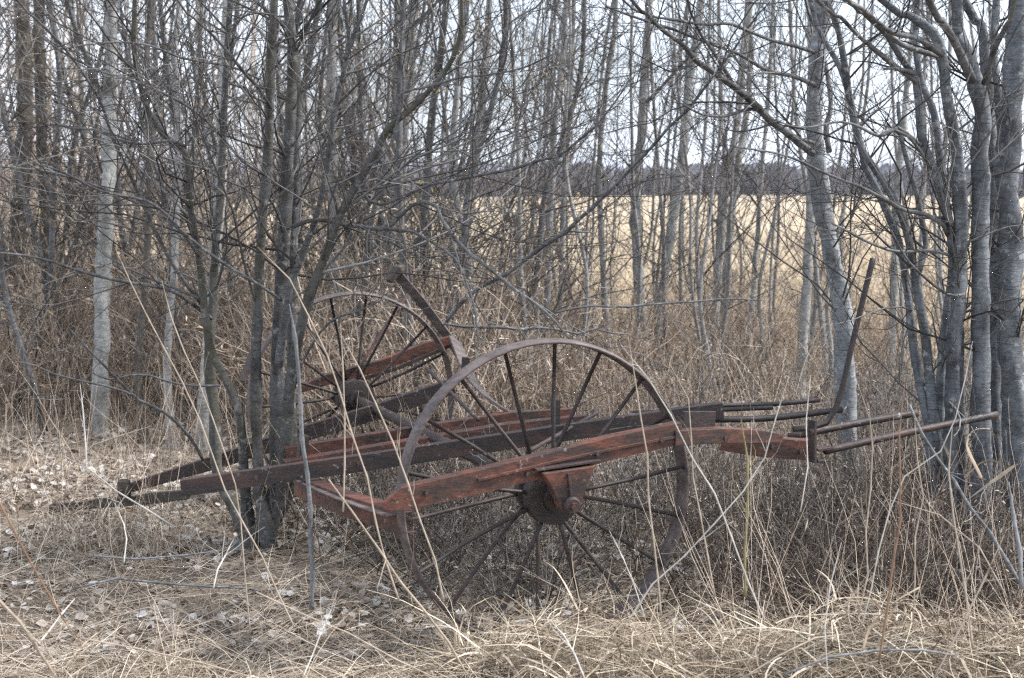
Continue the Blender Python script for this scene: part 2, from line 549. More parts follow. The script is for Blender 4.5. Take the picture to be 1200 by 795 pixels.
def bar_geo(pts, sec, roll=0.0, scale=None):
    """extrude a (side, up) section along a path; side is to the path's right seen from above"""
    pts = np.asarray(pts, float)
    n = len(pts)
    t = np.empty_like(pts)
    t[1:-1] = norm(norm(pts[2:] - pts[1:-1]) + norm(pts[1:-1] - pts[:-2]))
    t[0] = norm(pts[1] - pts[0]); t[-1] = norm(pts[-1] - pts[-2])
    side = norm(np.cross(t, UP)); up = np.cross(side, t)
    if roll:
        c, s = math.cos(roll), math.sin(roll)
        side, up = side * c + up * s, up * c - side * s
    sec = np.asarray(sec, float)
    sc_ = np.ones(n) if scale is None else np.asarray(scale)
    V = pts[:, None] + side[:, None] * sec[None, :, :1] * sc_[:, None, None] + up[:, None] * sec[None, :, 1:] * sc_[:, None, None]
    k = len(sec)
    i = np.arange(n - 1)[:, None] * k + np.arange(k)[None]
    j = np.arange(n - 1)[:, None] * k + (np.arange(k)[None] + 1) % k
    q = np.stack([i, j, j + k, i + k], -1).reshape(-1, 4)
    g = Geo()
    g.add(V.reshape(-1, 3), q)
    # caps are fans over the (possibly concave) section, as polygons
    g.p.setdefault(k, []).append(np.array([np.arange(k)[::-1], (n - 1) * k + np.arange(k)]))
    return g


def rect(w, h):
    return [(-w / 2, -h / 2), (w / 2, -h / 2), (w / 2, h / 2), (-w / 2, h / 2)]


def channel(h, fl, t=0.007):
    """a C: web on the +side face, flanges going to the -side"""
    return [(0, -h / 2), (0, h / 2), (-fl, h / 2), (-fl, h / 2 - t), (-t, h / 2 - t), (-t, -h / 2 + t), (-fl, -h / 2 + t), (-fl, -h / 2)][::-1]


def angle(h, fl, t=0.007):
    """an L: upright leg on the +side, top flange to the -side"""
    return [(0, -h / 2), (0, h / 2), (-fl, h / 2), (-fl, h / 2 - t), (-t, h / 2 - t), (-t, -h / 2)][::-1]


def revolve(profile, c, axis, u, v, n=64):
    """profile: closed list of (along axis, radius)"""
    pr = np.asarray(profile, float)
    a = np.arange(n) * 2 * math.pi / n
    dirs = np.cos(a)[:, None] * u + np.sin(a)[:, None] * v
    V = c + axis * pr[None, :, :1] + dirs[:, None, :] * pr[None, :, 1:]
    k = len(pr)
    i = (np.arange(n)[:, None] * k + np.arange(k)[None])
    i2 = np.roll(i, -1, 0)
    q = np.stack([i, np.roll(i, -1, 1), np.roll(i2, -1, 1), i2], -1).reshape(-1, 4)
    return Geo().add(V.reshape(-1, 3), q)


RAD = 0.598


def wheel(c, phase, nsp, seed, lab):
    rng = np.random.default_rng(seed)
    w = bpy.data.objects.new("wheel", None); COL.objects.link(w); w.parent = mach; w["label"] = lab
    w.empty_display_size = 0.1
    hw = 0.047
    prof = [(-hw, RAD - 0.006), (-hw * 0.5, RAD + 0.001), (0, RAD + 0.004), (hw * 0.5, RAD + 0.001), (hw, RAD - 0.006), (hw, RAD - 0.015), (hw * 0.4, RAD - 0.010), (-hw * 0.4, RAD - 0.010), (-hw, RAD - 0.015)]
    part("rim", revolve(prof, c, AX, FX, UP, 112), "rust_rim", w, smooth=True)
    hub = revolve([(-0.13, 0.028), (-0.13, 0.052), (-0.09, 0.056), (-0.085, 0.108), (-0.03, 0.112), (-0.02, 0.062), (0.05, 0.062), (0.06, 0.095), (0.10, 0.095), (0.11, 0.05), (0.14, 0.05), (0.14, 0.028)], c, AX, FX, UP, 36)
    part("hub", hub, "rust_black", w)
    for i in range(nsp):
        a = phase + 2 * math.pi * i / nsp
        d = FX * math.cos(a) + UP * math.sin(a)
        off = -0.06 if i % 2 == 0 else 0.08
        rim_off = -0.012 if i % 2 == 0 else 0.012
        p0 = c + d * 0.05 + AX * off
        p1 = c + d * (RAD - 0.009) + AX * rim_off + np.cross(AX, d) * rng.normal(0, 0.004)
        ts = np.array([0, 0.3, 0.6, 0.985, 0.986, 1.0])
        pts = p0 + (p1 - p0) * ts[:, None] + np.cross(AX, d) * (np.sin(ts * math.pi) * rng.normal(0, 0.006))[:, None]
        part("spoke", tube(pts, [0.0084, 0.0080, 0.0078, 0.0078, 0.012, 0.012], 8), "rust_black" if rng.random() < 0.75 else "rust_dark", w, smooth=True)
    return w


CN = np.array([NEAR[0], NEAR[1], RAD + 0.003]); CF = np.array([FAR[0], FAR[1], RAD + 0.003])
wheel(CN, math.radians(7), 18, 1, "nearer iron wheel, its whole ring of spokes in view")
wheel(CF, math.radians(2), 18, 2, "farther iron wheel, partly hidden behind the alder stems")
part("axle", tube([CN - AX * 0.26, CN - AX * 0.1, CN + AX * 1.4, CF + AX * 0.2], [0.026] * 4, 12), "rust_dark", smooth=True)

# near side beam: a pressed channel rising to the right, then levelling off
S0 = -0.19
nb = [mp_(450, 594, S0), mp_(474, 585, S0), mp_(560, 566, S0), mp_(660, 541, S0), mp_(720, 525, S0), mp_(800, 508, S0)]
part("side_beam", bar_geo(nb, channel(0.088, 0.06), scale=[0.3, 0.95, 1, 1, 1, 0.95]), "rust", bevel=0.002, label="long red side beam over the nearer hub")
# its raised fold
part("beam_rib", bar_geo([mp_(560, 563, S0 - 0.004), mp_(660, 539, S0 - 0.004), mp_(720, 526, S0 - 0.004), mp_(798, 511, S0 - 0.004)], rect(0.008, 0.012)), "rust", bevel=0.002)
part("extension_beam", bar_geo([mp_(792, 514, S0 - 0.012), mp_(850, 511, S0 + 0.02), mp_(893, 512, S0 + 0.05), mp_(918, 514, S0 + 0.07)], channel(0.058, 0.06), scale=[1, 1, 0.9, 0.5]), "rust", bevel=0.002)
part("end_beam", bar_geo([mp_(845, 519, 0.16), mp_(890, 524, 0.10), mp_(957, 529, 0.06)], channel(0.082, 0.07), scale=[0.8, 1, 1]), "rust", bevel=0.002)
part("end_plate", bar_geo([mp_(952, 492, -0.03), mp_(952, 542, -0.03)], rect(0.05, 0.012), roll=0.0), "rust_dark", bevel=0.002)
part("gusset_plate", bar_geo([mp_(800, 493, S0 + 0.10), mp_(838, 493, S0 + 0.10)], rect(0.008, 0.075)), "rust_dark", bevel=0.002)
part("hitch_lug", bar_geo([mp_(955, 527, 0.0), mp_(970, 525, 0.0)], rect(0.05, 0.012)), "rust_dark", bevel=0.002)
part("hitch_lug", bar_geo([mp_(955, 540, 0.0), mp_(967, 540, 0.0)], rect(0.05, 0.012)), "rust_dark", bevel=0.002)
# bearing bracket under the beam and the bolt at the end of the axle
cap = CN - AX * 0.24
g = Geo()
br = []
for dx, dz in ((-0.11, 0.125), (0.10, 0.140), (0.075, 0.085), (0.036, -0.02), (0.0, -0.036), (-0.036, -0.02), (-0.075, 0.07)):
    br.append(cap + FX * dx + UP * dz)
br = np.array(br)
k = len(br)
V = np.concatenate([br, br + AX * 0.05])
q = np.array([[i, (i + 1) % k, (i + 1) % k + k, i + k] for i in range(k)])
g.add(V, q[:, ::-1]); g.p.setdefault(k, []).append(np.array([np.arange(k), k + np.arange(k)[::-1]]))
bracket = part("bearing_bracket", g, "rust", bevel=0.004)
part("rib", bar_geo([cap + FX * 0.0 - AX * 0.006 + UP * 0.03, cap - AX * 0.006 + UP * 0.12 - FX * 0.01], rect(0.012, 0.012)), "rust_dark", bracket, bevel=0.002)
part("axle_cap", revolve([(-0.03, 0.0005), (-0.03, 0.026), (-0.018, 0.033), (0.01, 0.034), (0.01, 0.0005)], cap, AX, FX, UP, 20), "rust_dark", smooth=False)
part("axle_bolt", revolve([(-0.045, 0.0005), (-0.045, 0.015), (-0.028, 0.015), (-0.028, 0.0005)], cap, AX, FX, UP, 6), "rust", smooth=False)
part("frame_bracket", bar_geo([CN - AX * 0.19 + UP * 0.135 - FX * 0.13, CN - AX * 0.19 + UP * 0.155 + FX * 0.13], rect(0.07, 0.01)), "rust_dark", bevel=0.002)

# middle beams
part("frame_beam", bar_geo([mp_(212, 573, 0.95), mp_(330, 556, 0.85), mp_(440, 541, 0.75), mp_(600, 517, 0.62), mp_(800, 488, 0.5), mp_(848, 482, 0.46)], angle(0.070, 0.05)), "rust_dark", bevel=0.002, label="long dark frame beam passing in front of the alder stems")
part("rail", bar_geo([mp_(335, 533, 1.75), mp_(486, 508, 1.72), mp_(600, 491, 1.7), mp_(672, 484, 1.7)], angle(0.062, 0.06), scale=[1, 1, 1, 0.7]), "rust", bevel=0.002)
part("rail", bar_geo([mp_(335, 549, 1.45), mp_(481, 524, 1.42), mp_(600, 504, 1.4), mp_(690, 492, 1.4)], angle(0.062, 0.07), scale=[1, 1, 1, 0.7]), "rust", bevel=0.002)
part("rear_beam", bar_geo([mp_(150, 573, 2.7), mp_(260, 540, 2.6), mp_(346, 512, 2.5), mp_(440, 484, 2.45), mp_(532, 453, 2.4)], angle(0.082, 0.05), scale=[0.6, 0.9, 1, 1, 1]), "rust_dark", bevel=0.002, label="brown rear beam running behind the alder stems")
part("cross_beam", bar_geo([mp_(345, 570, 1.0), mp_(400, 592, 0.4), mp_(470, 614, -0.02)], channel(0.085, 0.07)[::1], roll=0.0), "rust", bevel=0.002)
part("cross_beam_lit_top", bar_geo([mp_(352, 561, 0.98) - AX * 0.02, mp_(400, 582, 0.42) - AX * 0.02, mp_(462, 603, 0.04) - AX * 0.02], rect(0.075, 0.005)), "rust_rim")  # light on the beam's top painted as a greyer strip, with pale lichen
part("tongue", bar_geo([P(57, 598, 8.2), P(66, 595, 8.15), P(95, 593, 8.05), P(120, 589, 7.95), P(150, 588, 7.8), P(178, 584, 7.65), P(218, 580, 7.4)], rect(0.05, 0.058), scale=[0.55, 0.85, 0.7, 0.95, 0.75, 1, 0.8]), "rot", bevel=0.004, label="dark rotten pole end low in the leaf litter")
part("tongue_pin", tube([P(146, 582, 7.75), P(146, 573, 7.75), P(145, 564, 7.75), P(145, 562, 7.75)], [0.036, 0.038, 0.034, 0.02], 8), "rot")
part("lug", bar_geo([mp_(651, 497, 0.55), mp_(651, 468, 0.55)], rect(0.04, 0.03)), "rust_black", bevel=0.002)
part("lug", bar_geo([mp_(353, 545, 1.5), mp_(356, 510, 1.5)], rect(0.06, 0.04)), "rot", bevel=0.003)
part("short_lever", bar_geo([P(284, 447, 8.3), P(297, 412, 8.35)], rect(0.05, 0.02)), "rust_dark", bevel=0.002)

# far side: outer bar, the two legs of the raised frame, the curved strap
SF = TRACK + 0.18
part("outer_bar", bar_geo([mp_(352, 457, SF), mp_(385, 445, SF), mp_(450, 428, SF), mp_(500, 408, SF), mp_(530, 399, SF)], channel(0.062, 0.06), scale=[0.6, 1, 1, 1, 0.8]), "rust", bevel=0.002, label="dark red bar over the farther hub")
part("outer_bar_edge", bar_geo([mp_(420, 446, SF - 0.05), mp_(470, 430, SF - 0.05), mp_(528, 405, SF - 0.05)], rect(0.012, 0.022)), "rust_dark", bevel=0.002)
part("bearing_bracket", bar_geo([CF - AX * 0.2 + UP * 0.14, CF - AX * 0.2 + UP * -0.03], rect(0.13, 0.05), scale=[1, 0.6]), "rust", bevel=0.004)
apex = mp_(468, 322, TRACK + 0.30)
part("frame_leg", bar_geo([mp_(418, 436, TRACK + 0.12), mp_(447, 390, TRACK + 0.2), mp_(476, 346, TRACK + 0.29)], rect(0.055, 0.012), roll=0.5), "rust", bevel=0.002)
part("frame_leg", bar_geo([mp_(466, 322, TRACK + 0.31), mp_(492, 352, TRACK + 0.31), mp_(512, 378, TRACK + 0.30), mp_(531, 403, TRACK + 0.28), mp_(538, 416, TRACK + 0.26)], rect(0.016, 0.056), roll=-0.4), "rust_rim", bevel=0.002)  # grey instead of red: the light on this leg's face is painted in
part("seat_stub", bar_geo([mp_(455, 330, TRACK + 0.28), mp_(466, 316, TRACK + 0.3), mp_(473, 312, TRACK + 0.32)], rect(0.07, 0.05), scale=[0.6, 1, 0.5]), "rot", bevel=0.006, label="broken dark wooden stub at the top of the raised frame")
part("strap", bar_geo([mp_(533, 398, TRACK + 0.14), mp_(545, 430, 2.5), mp_(556, 450, 2.25), mp_(572, 467, 2.0), mp_(594, 482, 1.75)], rect(0.085, 0.012), roll=0.55), "rust_rim", bevel=0.002)
part("strap_lug", bar_geo([mp_(545, 432, 2.42), mp_(546, 419, 2.42)], rect(0.05, 0.03)), "rust_black", bevel=0.002)

# rods to the right, and the lever
def rod(name, pts, r, m="rust_dark", n=10, lab=None):
    p, rr = smooth_path(pts, [r] * len(pts), 0.05)
    part(name, tube(p, rr, n), m, smooth=True, label=lab)


rod("draw_rod", [mp_(925, 512, 0.3), mp_(1000, 497, 0.3), mp_(1074, 484, 0.3)], 0.0165)
rod("draw_rod", [mp_(966, 529, 0.02), mp_(1060, 508, 0.0), mp_(1168, 486, 0.0)], 0.0155)
rod("link_rod", [mp_(806, 476, 0.75), mp_(900, 474, 0.75), mp_(960, 469, 0.75)], 0.011, "rust_black")
rod("link_rod", [mp_(831, 492, 0.5), mp_(905, 490, 0.5), mp_(986, 480, 0.5)], 0.0145, "rust_black")
rod("link_rod", [mp_(742, 484, 0.65), mp_(830, 481, 0.65), mp_(905, 478, 0.65)], 0.010, "rust_black")
rod("lever", [mp_(930, 503, 0.25), mp_(950, 502, 0.25), mp_(968, 496, 0.25), mp_(979, 480, 0.25), mp_(987, 455, 0.25), mp_(1000, 398, 0.25), mp_(1013, 344, 0.25), mp_(1023, 303, 0.25)], 0.0125, "rust_black", 10, "tall thin curved lever at the right end of the machine")
rod("brace_rod", [mp_(500, 432, 2.0), mp_(560, 492, 1.0)], 0.009)
rod("brace_rod", [mp_(618, 530, 0.1), mp_(700, 484, 0.9)], 0.009)

# bolts along the beams
bolt_me = revolve([(-0.010, 0.0005), (-0.010, 0.010), (0.003, 0.011), (0.003, 0.0005)], np.zeros(3), AX, FX, UP, 6).mesh("bolt", smooth=False)
bolt_me.materials.append(M["rust_dark"])
for px, py, s in ((500, 578, S0), (618, 556, S0), (700, 532, S0), (775, 516, S0), (850, 514, S0 + 0.01), (905, 524, 0.09), (938, 529, 0.07), (952, 505, -0.04), (300, 560, 0.86), (420, 543, 0.76), (470, 430, SF - 0.01)):
    o = link("bolt", bolt_me, mach)
    o.location = mp_(px, py, s - 0.004) - MO

# ------------------------------------------------------------------ trees traced stem by stem
def stem_path(pts, Y0, Y1, is_trunk, rng, base=None, step=0.045):
    n = len(pts)
    L = np.cumsum([0] + [math.hypot(pts[i + 1][0] - pts[i][0], pts[i + 1][1] - pts[i][1]) for i in range(n - 1)])
    Ys = Y0 + (Y1 - Y0) * L / max(L[-1], 1e-6)
    w = np.array([P(p[0], p[1], y) for p, y in zip(pts, Ys)])
    r = np.array([p[2] / 2 / F * y for p, y in zip(pts, Ys)])
    if is_trunk:
        b = base if base is not None else gpx(pts[0][0], Y0)
        b = np.array(b, float); b[2] = float(gz(b[0], b[1])) - 0.06
        if w[0, 2] > b[2] + 0.05:
            if w[0, 2] > 0.3:
                m_ = w[0] * 0.6 + b * 0.4
                w = np.concatenate([[b], [m_], w]); r = np.concatenate([[r[0] * 1.45], [r[0] * 1.1], r])
            else:
                w = np.concatenate([[b], w]); r = np.concatenate([[r[0] * 1.3], r])
    if pts[-1][1] <= 6:                      # goes on above the frame
        d = norm(w[-1] - w[-2]); d = norm(d + np.array([0, 0, 0.35]))
        hgt = min(3.0, 70 * r[-1] + 0.8)
        w = np.concatenate([w, [w[-1] + d * hgt * 0.5], [w[-1] + d * hgt + np.array([0, 0, 0.2])]])
        r = np.concatenate([r, [r[-1] * 0.7], [r[-1] * 0.35]])
    return smooth_path(w, r, step, 0.10, rng)


def resample(p, r, n):
    L = np.concatenate([[0], np.cumsum(np.linalg.norm(np.diff(p, axis=0), axis=1))])
    x = np.linspace(0, L[-1], n)
    return np.stack([np.interp(x, L, p[:, i]) for i in range(3)], -1), np.interp(x, L, r), L[-1]


def twig_mass(rng, paths, dens=6.0, lens=(0.3, 0.9), zmin=0.3, tmin=0.12, rf=0.4, rmax=0.006, sub=(5, 3), up=0.25, flat=0.0, rk=1.0):
    """three orders of twigs along the stems"""
    g = Geo()
    levels = []
    for p, r in paths:
        q, rr, L = resample(p, r, 24)
        n = int(L * dens * (1 - tmin))
        if n < 1:
            continue
        a, ra = sprout(rng, q[None], np.minimum(rr, rmax / rf)[None], n, tmin, (0.5, 1.25), (1, 1), rf, 7, 0.2, up, lens=lens, flat=flat)
        keep = a[:, 0, 2] > zmin
        levels.append((a[keep], ra[keep]))
    A, RA = np.concatenate([x[0] for x in levels]), np.concatenate([x[1] for x in levels])
    if not len(A):
        return None
    g.tubes(A, RA, 4)
    B, RB = sprout(rng, A, RA, sub[0], 0.15, (0.5, 1.1), (0.22, 0.6), 0.62, 5, 0.2, up, rk * 0.0016)
    g.tubes(B, RB, 3)
    if sub[1]:
        C_, RC = sprout(rng, B, RB, sub[1], 0.2, (0.4, 1.0), (0.3, 0.65), 0.75, 3, 0.2, up, rk * 0.0012)
        g.tubes(C_, RC, 3)
    return g


def tree(name, label, cat, mat_, stems, twigs=None, seed=0, group=None, base=None, tmat="twig", sides=14, limb_mat="limb", limb_k=1.0):
    rng = np.random.default_rng(seed + 100)
    paths, o0 = [], None
    built = []
    for kind, pts, Y0, Y1 in stems:
        tr = kind == "trunk"
        if tr and limb_k < 1:
            pts = [(a, b, c * 0.9) for a, b, c in pts]
        if not tr:
            pts = [(a, b, c * limb_k) for a, b, c in pts]
        bs = None
        if tr and base is not None:
            bs = np.array(base, float) + np.array([rng.normal(0, 0.07), rng.normal(0, 0.07), 0])
        p, r = stem_path(pts, Y0, Y1, tr, rng, bs)
        paths.append((p, r)); built.append((kind, p, r))
        if o0 is None:
            o0 = np.array([p[0, 0], p[0, 1], float(gz(p[0, 0], p[0, 1]))])
    root = thing(name, label, cat, o0, group)
    for kind, p, r in built:
        s = sides if r.max() > 0.02 else 7
        g = tube(p, r, s)
        if kind == "trunk":
            gnarl(g, p, r, s, seed * 31 + len(p))
        link(kind, g.mesh(kind, o0), root, M[mat_ if kind == "trunk" else limb_mat])
    if twigs is not None:
        g = twig_mass(rng, paths, **twigs)
        if g is not None:
            tag(link("crown", g.mesh("crown", o0), root, M[tmat]), kind="stuff")
    return root


T, L_ = "trunk", "limb"
# --- left clump in front of the rear beam
BL = np.array([(300 - 600) / F * 7.45, 7.45, 0])
left = [
    (T, [(303, 560, 15), (300, 420, 14), (305, 300, 13), (312, 200, 13), (316, 130, 12), (318, 60, 11), (322, 0, 10)], 7.4, 7.3),
    (T, [(320, 590, 21), (325, 430, 19), (330, 330, 17), (335, 250, 16), (340, 150, 15), (343, 60, 13), (337, 0, 12)], 7.45, 7.6),
    (T, [(338, 580, 15), (341, 470, 13), (343, 330, 12), (346, 230, 11), (350, 110, 10), (344, 50, 9), (352, 0, 8)], 7.5, 7.9),
    (T, [(331, 570, 17), (342, 440, 14), (358, 360, 12), (378, 305, 11), (405, 240, 10), (440, 180, 9.5), (456, 150, 9), (482, 128, 8), (506, 102, 7), (530, 70, 6.5), (540, 35, 6), (541, 0, 5)], 7.4, 6.8),
    (T, [(288, 590, 14), (281, 490, 12), (262, 440, 10), (245, 400, 10), (233, 300, 9), (222, 235, 8.5), (217, 180, 8), (190, 158, 7.5), (168, 115, 7), (157, 60, 6.5), (158, 0, 6)], 7.45, 6.9),
    (T, [(256, 556, 15), (250, 480, 14), (246, 430, 13), (250, 330, 11), (258, 230, 10), (262, 150, 9), (266, 60, 8), (270, 0, 7)], 7.75, 8.0),
    (L_, [(326, 430, 13), (340, 340, 11), (352, 305, 10), (372, 250, 8.5), (383, 200, 8), (390, 140, 8), (400, 95, 7), (409, 50, 6), (404, 5, 5)], 7.4, 7.2),
    (L_, [(404, 70, 6), (418, 32, 5), (430, 0, 5)], 7.22, 7.15),
    (L_, [(336, 268, 7), (370, 258, 6.5), (420, 266, 6.5), (451, 268, 6.5), (468, 255, 6), (482, 241, 6), (494, 236, 6), (512, 243, 6), (518, 258, 5.5), (528, 272, 5.5), (547, 294, 5.5), (577, 318, 5), (601, 338, 5), (640, 366, 4), (668, 398, 3)], 7.4, 6.3),
    (L_, [(451, 268, 5), (484, 272, 4.5), (501, 281, 4), (534, 304, 4), (545, 328, 3.5), (556, 360, 3), (560, 400, 2.5)], 7.0, 6.6),
    (L_, [(330, 352, 5), (300, 332, 5), (270, 314, 5), (238, 292, 5), (205, 265, 4.5), (170, 243, 4.5), (130, 225, 4), (95, 212, 3.5), (55, 201, 3), (5, 196, 2.5)], 7.35, 6.4),
    (L_, [(248, 374, 6), (210, 346, 5.5), (183, 336, 5.5), (150, 331, 5), (118, 324, 5), (88, 316, 4.5), (58, 306, 4), (25, 299, 3.5), (-10, 296, 3)], 7.4, 6.5),
    (L_, [(238, 358, 6), (222, 338, 6), (201, 308, 6), (181, 270, 6), (166, 236, 5.5), (151, 202, 5), (132, 162, 5), (118, 120, 4.5), (96, 84, 4), (70, 50, 3.5), (40, 20, 3), (20, 0, 3)], 7.35, 6.3),
    (L_, [(238, 540, 5), (228, 521, 5), (212, 500, 4.5), (196, 486, 4.5), (178, 476, 4.5), (163, 469, 4), (141, 448, 4), (118, 424, 3.5), (96, 402, 3), (80, 384, 2.5)], 7.4, 6.7),
    (L_, [(160, 466, 3.5), (148, 460, 3.5), (121, 452, 3.5), (92, 446, 3), (62, 438, 3), (40, 428, 2.5), (20, 424, 2)], 6.95, 6.6),
    (L_, [(258, 452, 3.5), (225, 452, 3.5), (199, 448, 3.5), (175, 440, 3), (151, 440, 3), (128, 445, 2.5), (108, 437, 2)], 7.3, 6.9),
    (L_, [(233, 300, 5), (205, 262, 5), (180, 240, 4.5), (158, 232, 4.5), (118, 224, 4), (80, 205, 3.5), (50, 193, 3)], 7.1, 6.4),
    (L_, [(218, 172, 5), (200, 165, 4.5), (170, 169, 4), (136, 163, 4), (110, 152, 3.5), (70, 147, 3), (25, 112, 2.5)], 7.0, 6.5),
    (L_, [(310, 205, 4), (285, 190, 4), (255, 155, 4), (230, 132, 4), (203, 115, 4), (170, 100, 3.5), (140, 90, 3), (115, 83, 3), (80, 65, 2.5), (50, 45, 2)], 7.3, 6.3),
    (L_, [(318, 128, 4.5), (302, 102, 5), (290, 90, 5), (268, 62, 4.5), (250, 42, 4), (228, 22, 3.5), (208, 0, 3)], 7.3, 6.6),
    (L_, [(303, 92, 3), (270, 78, 3.5), (240, 73, 3.5), (212, 68, 3), (180, 55, 3), (150, 50, 3), (105, 52, 3), (70, 58, 2.5)], 7.2, 6.5),
    (L_, [(430, 196, 4), (455, 175, 4), (472, 112, 4), (470, 60, 3.5), (474, 0, 3)], 6.95, 6.9),
    (L_, [(478, 132, 5), (470, 110, 4), (500, 102, 4), (535, 92, 3.5), (570, 88, 3), (612, 80, 3), (655, 60, 2.5)], 6.95, 6.5),
    (L_, [(420, 222, 5), (445, 240, 4), (500, 218, 4.5), (525, 213, 4.5), (560, 206, 4.5), (602, 198, 4.5), (633, 188, 4), (655, 183, 4), (676, 166, 3.5), (698, 148, 3), (722, 118, 2.5), (740, 90, 2)], 7.1, 6.4),
    (L_, [(352, 395, 4), (385, 300, 3.5), (410, 262, 3), (455, 215, 3), (490, 180, 2.5), (540, 150, 2.5), (575, 110, 2), (600, 70, 2)], 7.3, 6.8),
    (L_, [(345, 455, 4.5), (352, 430, 4), (375, 390, 4), (396, 372, 3.5), (420, 365, 3), (450, 350, 2.5)], 7.3, 7.0),
]
tree("alder_clump", "dark many stemmed alder clump growing through the left end of the rusty machine", "tree", "alder", left,
     dict(dens=9.5, lens=(0.3, 1.8), zmin=1.15, rf=0.38, rmax=0.0066, sub=(5, 2), rk=1.3), 3, base=BL, limb_k=0.8)

# --- right clump
BR = np.array([(1138 - 600) / F * 7.1, 7.1, 0])
right = [
    (T, [(1147, 620, 24), (1149, 400, 21), (1148, 300, 21), (1149, 176, 20), (1151, 141, 19), (1143, 101, 18), (1135, 68, 16), (1124, 38, 14), (1121, 0, 13)], 7.0, 6.9),
    (T, [(1190, 620, 31), (1184, 400, 29), (1186, 300, 27), (1181, 200, 26), (1187, 100, 25), (1193, 0, 22)], 7.15, 7.3),
    (T, [(1160, 600, 18), (1166, 420, 16), (1166, 250, 15), (1162, 180, 14), (1156, 90, 13), (1150, 30, 11), (1130, 0, 10)], 7.3, 7.6),
    (T, [(1112, 610, 18), (1118, 420, 17), (1125, 300, 16), (1124, 200, 15), (1118, 156, 14), (1109, 113, 13), (1104, 65, 12), (1094, 38, 11), (1066, 18, 9), (1034, 0, 8)], 7.0, 6.8),
    (T, [(1126, 560, 14), (1124, 430, 13), (1117, 300, 12), (1103, 225, 10), (1094, 199, 10), (1080, 161, 9), (1077, 121, 9), (1073, 93, 9), (1056, 68, 8.5), (1041, 43, 8), (1008, 10, 7), (990, 0, 6)], 7.1, 6.7),
    (T, [(1104, 600, 12), (1102, 470, 11), (1108, 380, 10), (1116, 300, 10), (1106, 225, 9), (1096, 140, 9), (1080, 95, 8), (1073, 50, 7), (1076, 0, 7)], 7.25, 7.4),
    (T, [(1175, 600, 15), (1176, 450, 13), (1172, 300, 12), (1176, 200, 11), (1170, 120, 10), (1165, 60, 9), (1168, 0, 8)], 7.4, 7.8),
    (T, [(1108, 620, 13), (1096, 500, 12), (1088, 420, 11), (1085, 396, 10.5), (1074, 335, 10), (1066, 290, 9), (1055, 250, 9), (1036, 212, 9), (1011, 176, 8), (1001, 141, 8), (993, 100, 7.5), (986, 55, 7), (978, 20, 6.5), (968, 0, 6)], 7.05, 6.9),
    (T, [(1100, 610, 14), (1088, 500, 12), (1076, 440, 11), (1070, 399, 10), (1063, 341, 9), (1056, 296, 9), (1045, 262, 9), (1030, 228, 8), (1013, 190, 8), (1000, 130, 7), (985, 80, 7), (962, 40, 6), (950, 0, 5)], 7.0, 7.2),
    (L_, [(1076, 322, 7), (1085, 288, 7), (1081, 262, 7), (1075, 230, 6.5), (1066, 200, 6), (1056, 160, 5), (1052, 120, 4)], 7.0, 7.3),
    (L_, [(1140, 95, 11), (1118, 48, 10), (1103, 24, 9), (1088, 0, 8)], 6.9, 6.6),
    (L_, [(1154, 98, 7), (1165, 58, 7), (1181, 28, 6), (1189, 0, 6)], 6.85, 6.5),
    (L_, [(1111, 276, 6), (1106, 264, 6), (1086, 252, 5.5), (1061, 247, 5), (1044, 238, 5), (1026, 228, 4.5), (1006, 218, 4), (988, 212, 3.5), (960, 200, 3), (930, 186, 3), (900, 178, 2.5), (860, 172, 2)], 6.9, 6.2),
    (L_, [(1104, 64, 8), (1074, 45, 7), (1045, 38, 6), (1010, 10, 5), (985, -10, 4)], 6.75, 6.3),
    (L_, [(1098, 66, 6), (1060, 54, 6), (1033, 35, 5.5), (1012, 15, 5), (995, 0, 4.5)], 6.8, 6.4),
    (L_, [(1074, 96, 6), (1052, 80, 6), (1030, 62, 5.5), (1006, 42, 5), (985, 20, 4.5), (962, 5, 4)], 6.75, 6.4),
    (L_, [(1074, 86, 6), (1058, 82, 5), (1045, 80, 4), (1036, 81, 3)], 6.72, 6.6),
    (L_, [(1078, 170, 5), (1052, 150, 4.5), (1030, 160, 4), (1010, 150, 3.5), (985, 143, 3), (940, 150, 2.5), (905, 140, 2)], 6.8, 6.3),
    (L_, [(1116, 300, 4), (1090, 294, 4), (1050, 295, 3.5), (1020, 285, 3.5), (995, 272, 3), (975, 262, 2.5)], 6.9, 6.5),
    (L_, [(1130, 345, 3.5), (1110, 345, 3.5), (1080, 322, 3), (1060, 300, 3), (1044, 270, 2.5)], 6.9, 6.6),
    (L_, [(1093, 199, 4), (1065, 160, 4), (1048, 152, 4), (1036, 158, 4), (1030, 160, 3.5)], 6.75, 6.6),
]
tree("alder_clump", "large grey stemmed clump at the right edge with smooth knotted bark", "tree", "grey", right,
     dict(dens=6.5, lens=(0.3, 1.2), zmin=0.7, rf=0.34, rmax=0.006, sub=(5, 2), rk=1.2), 5, base=BR, sides=16)

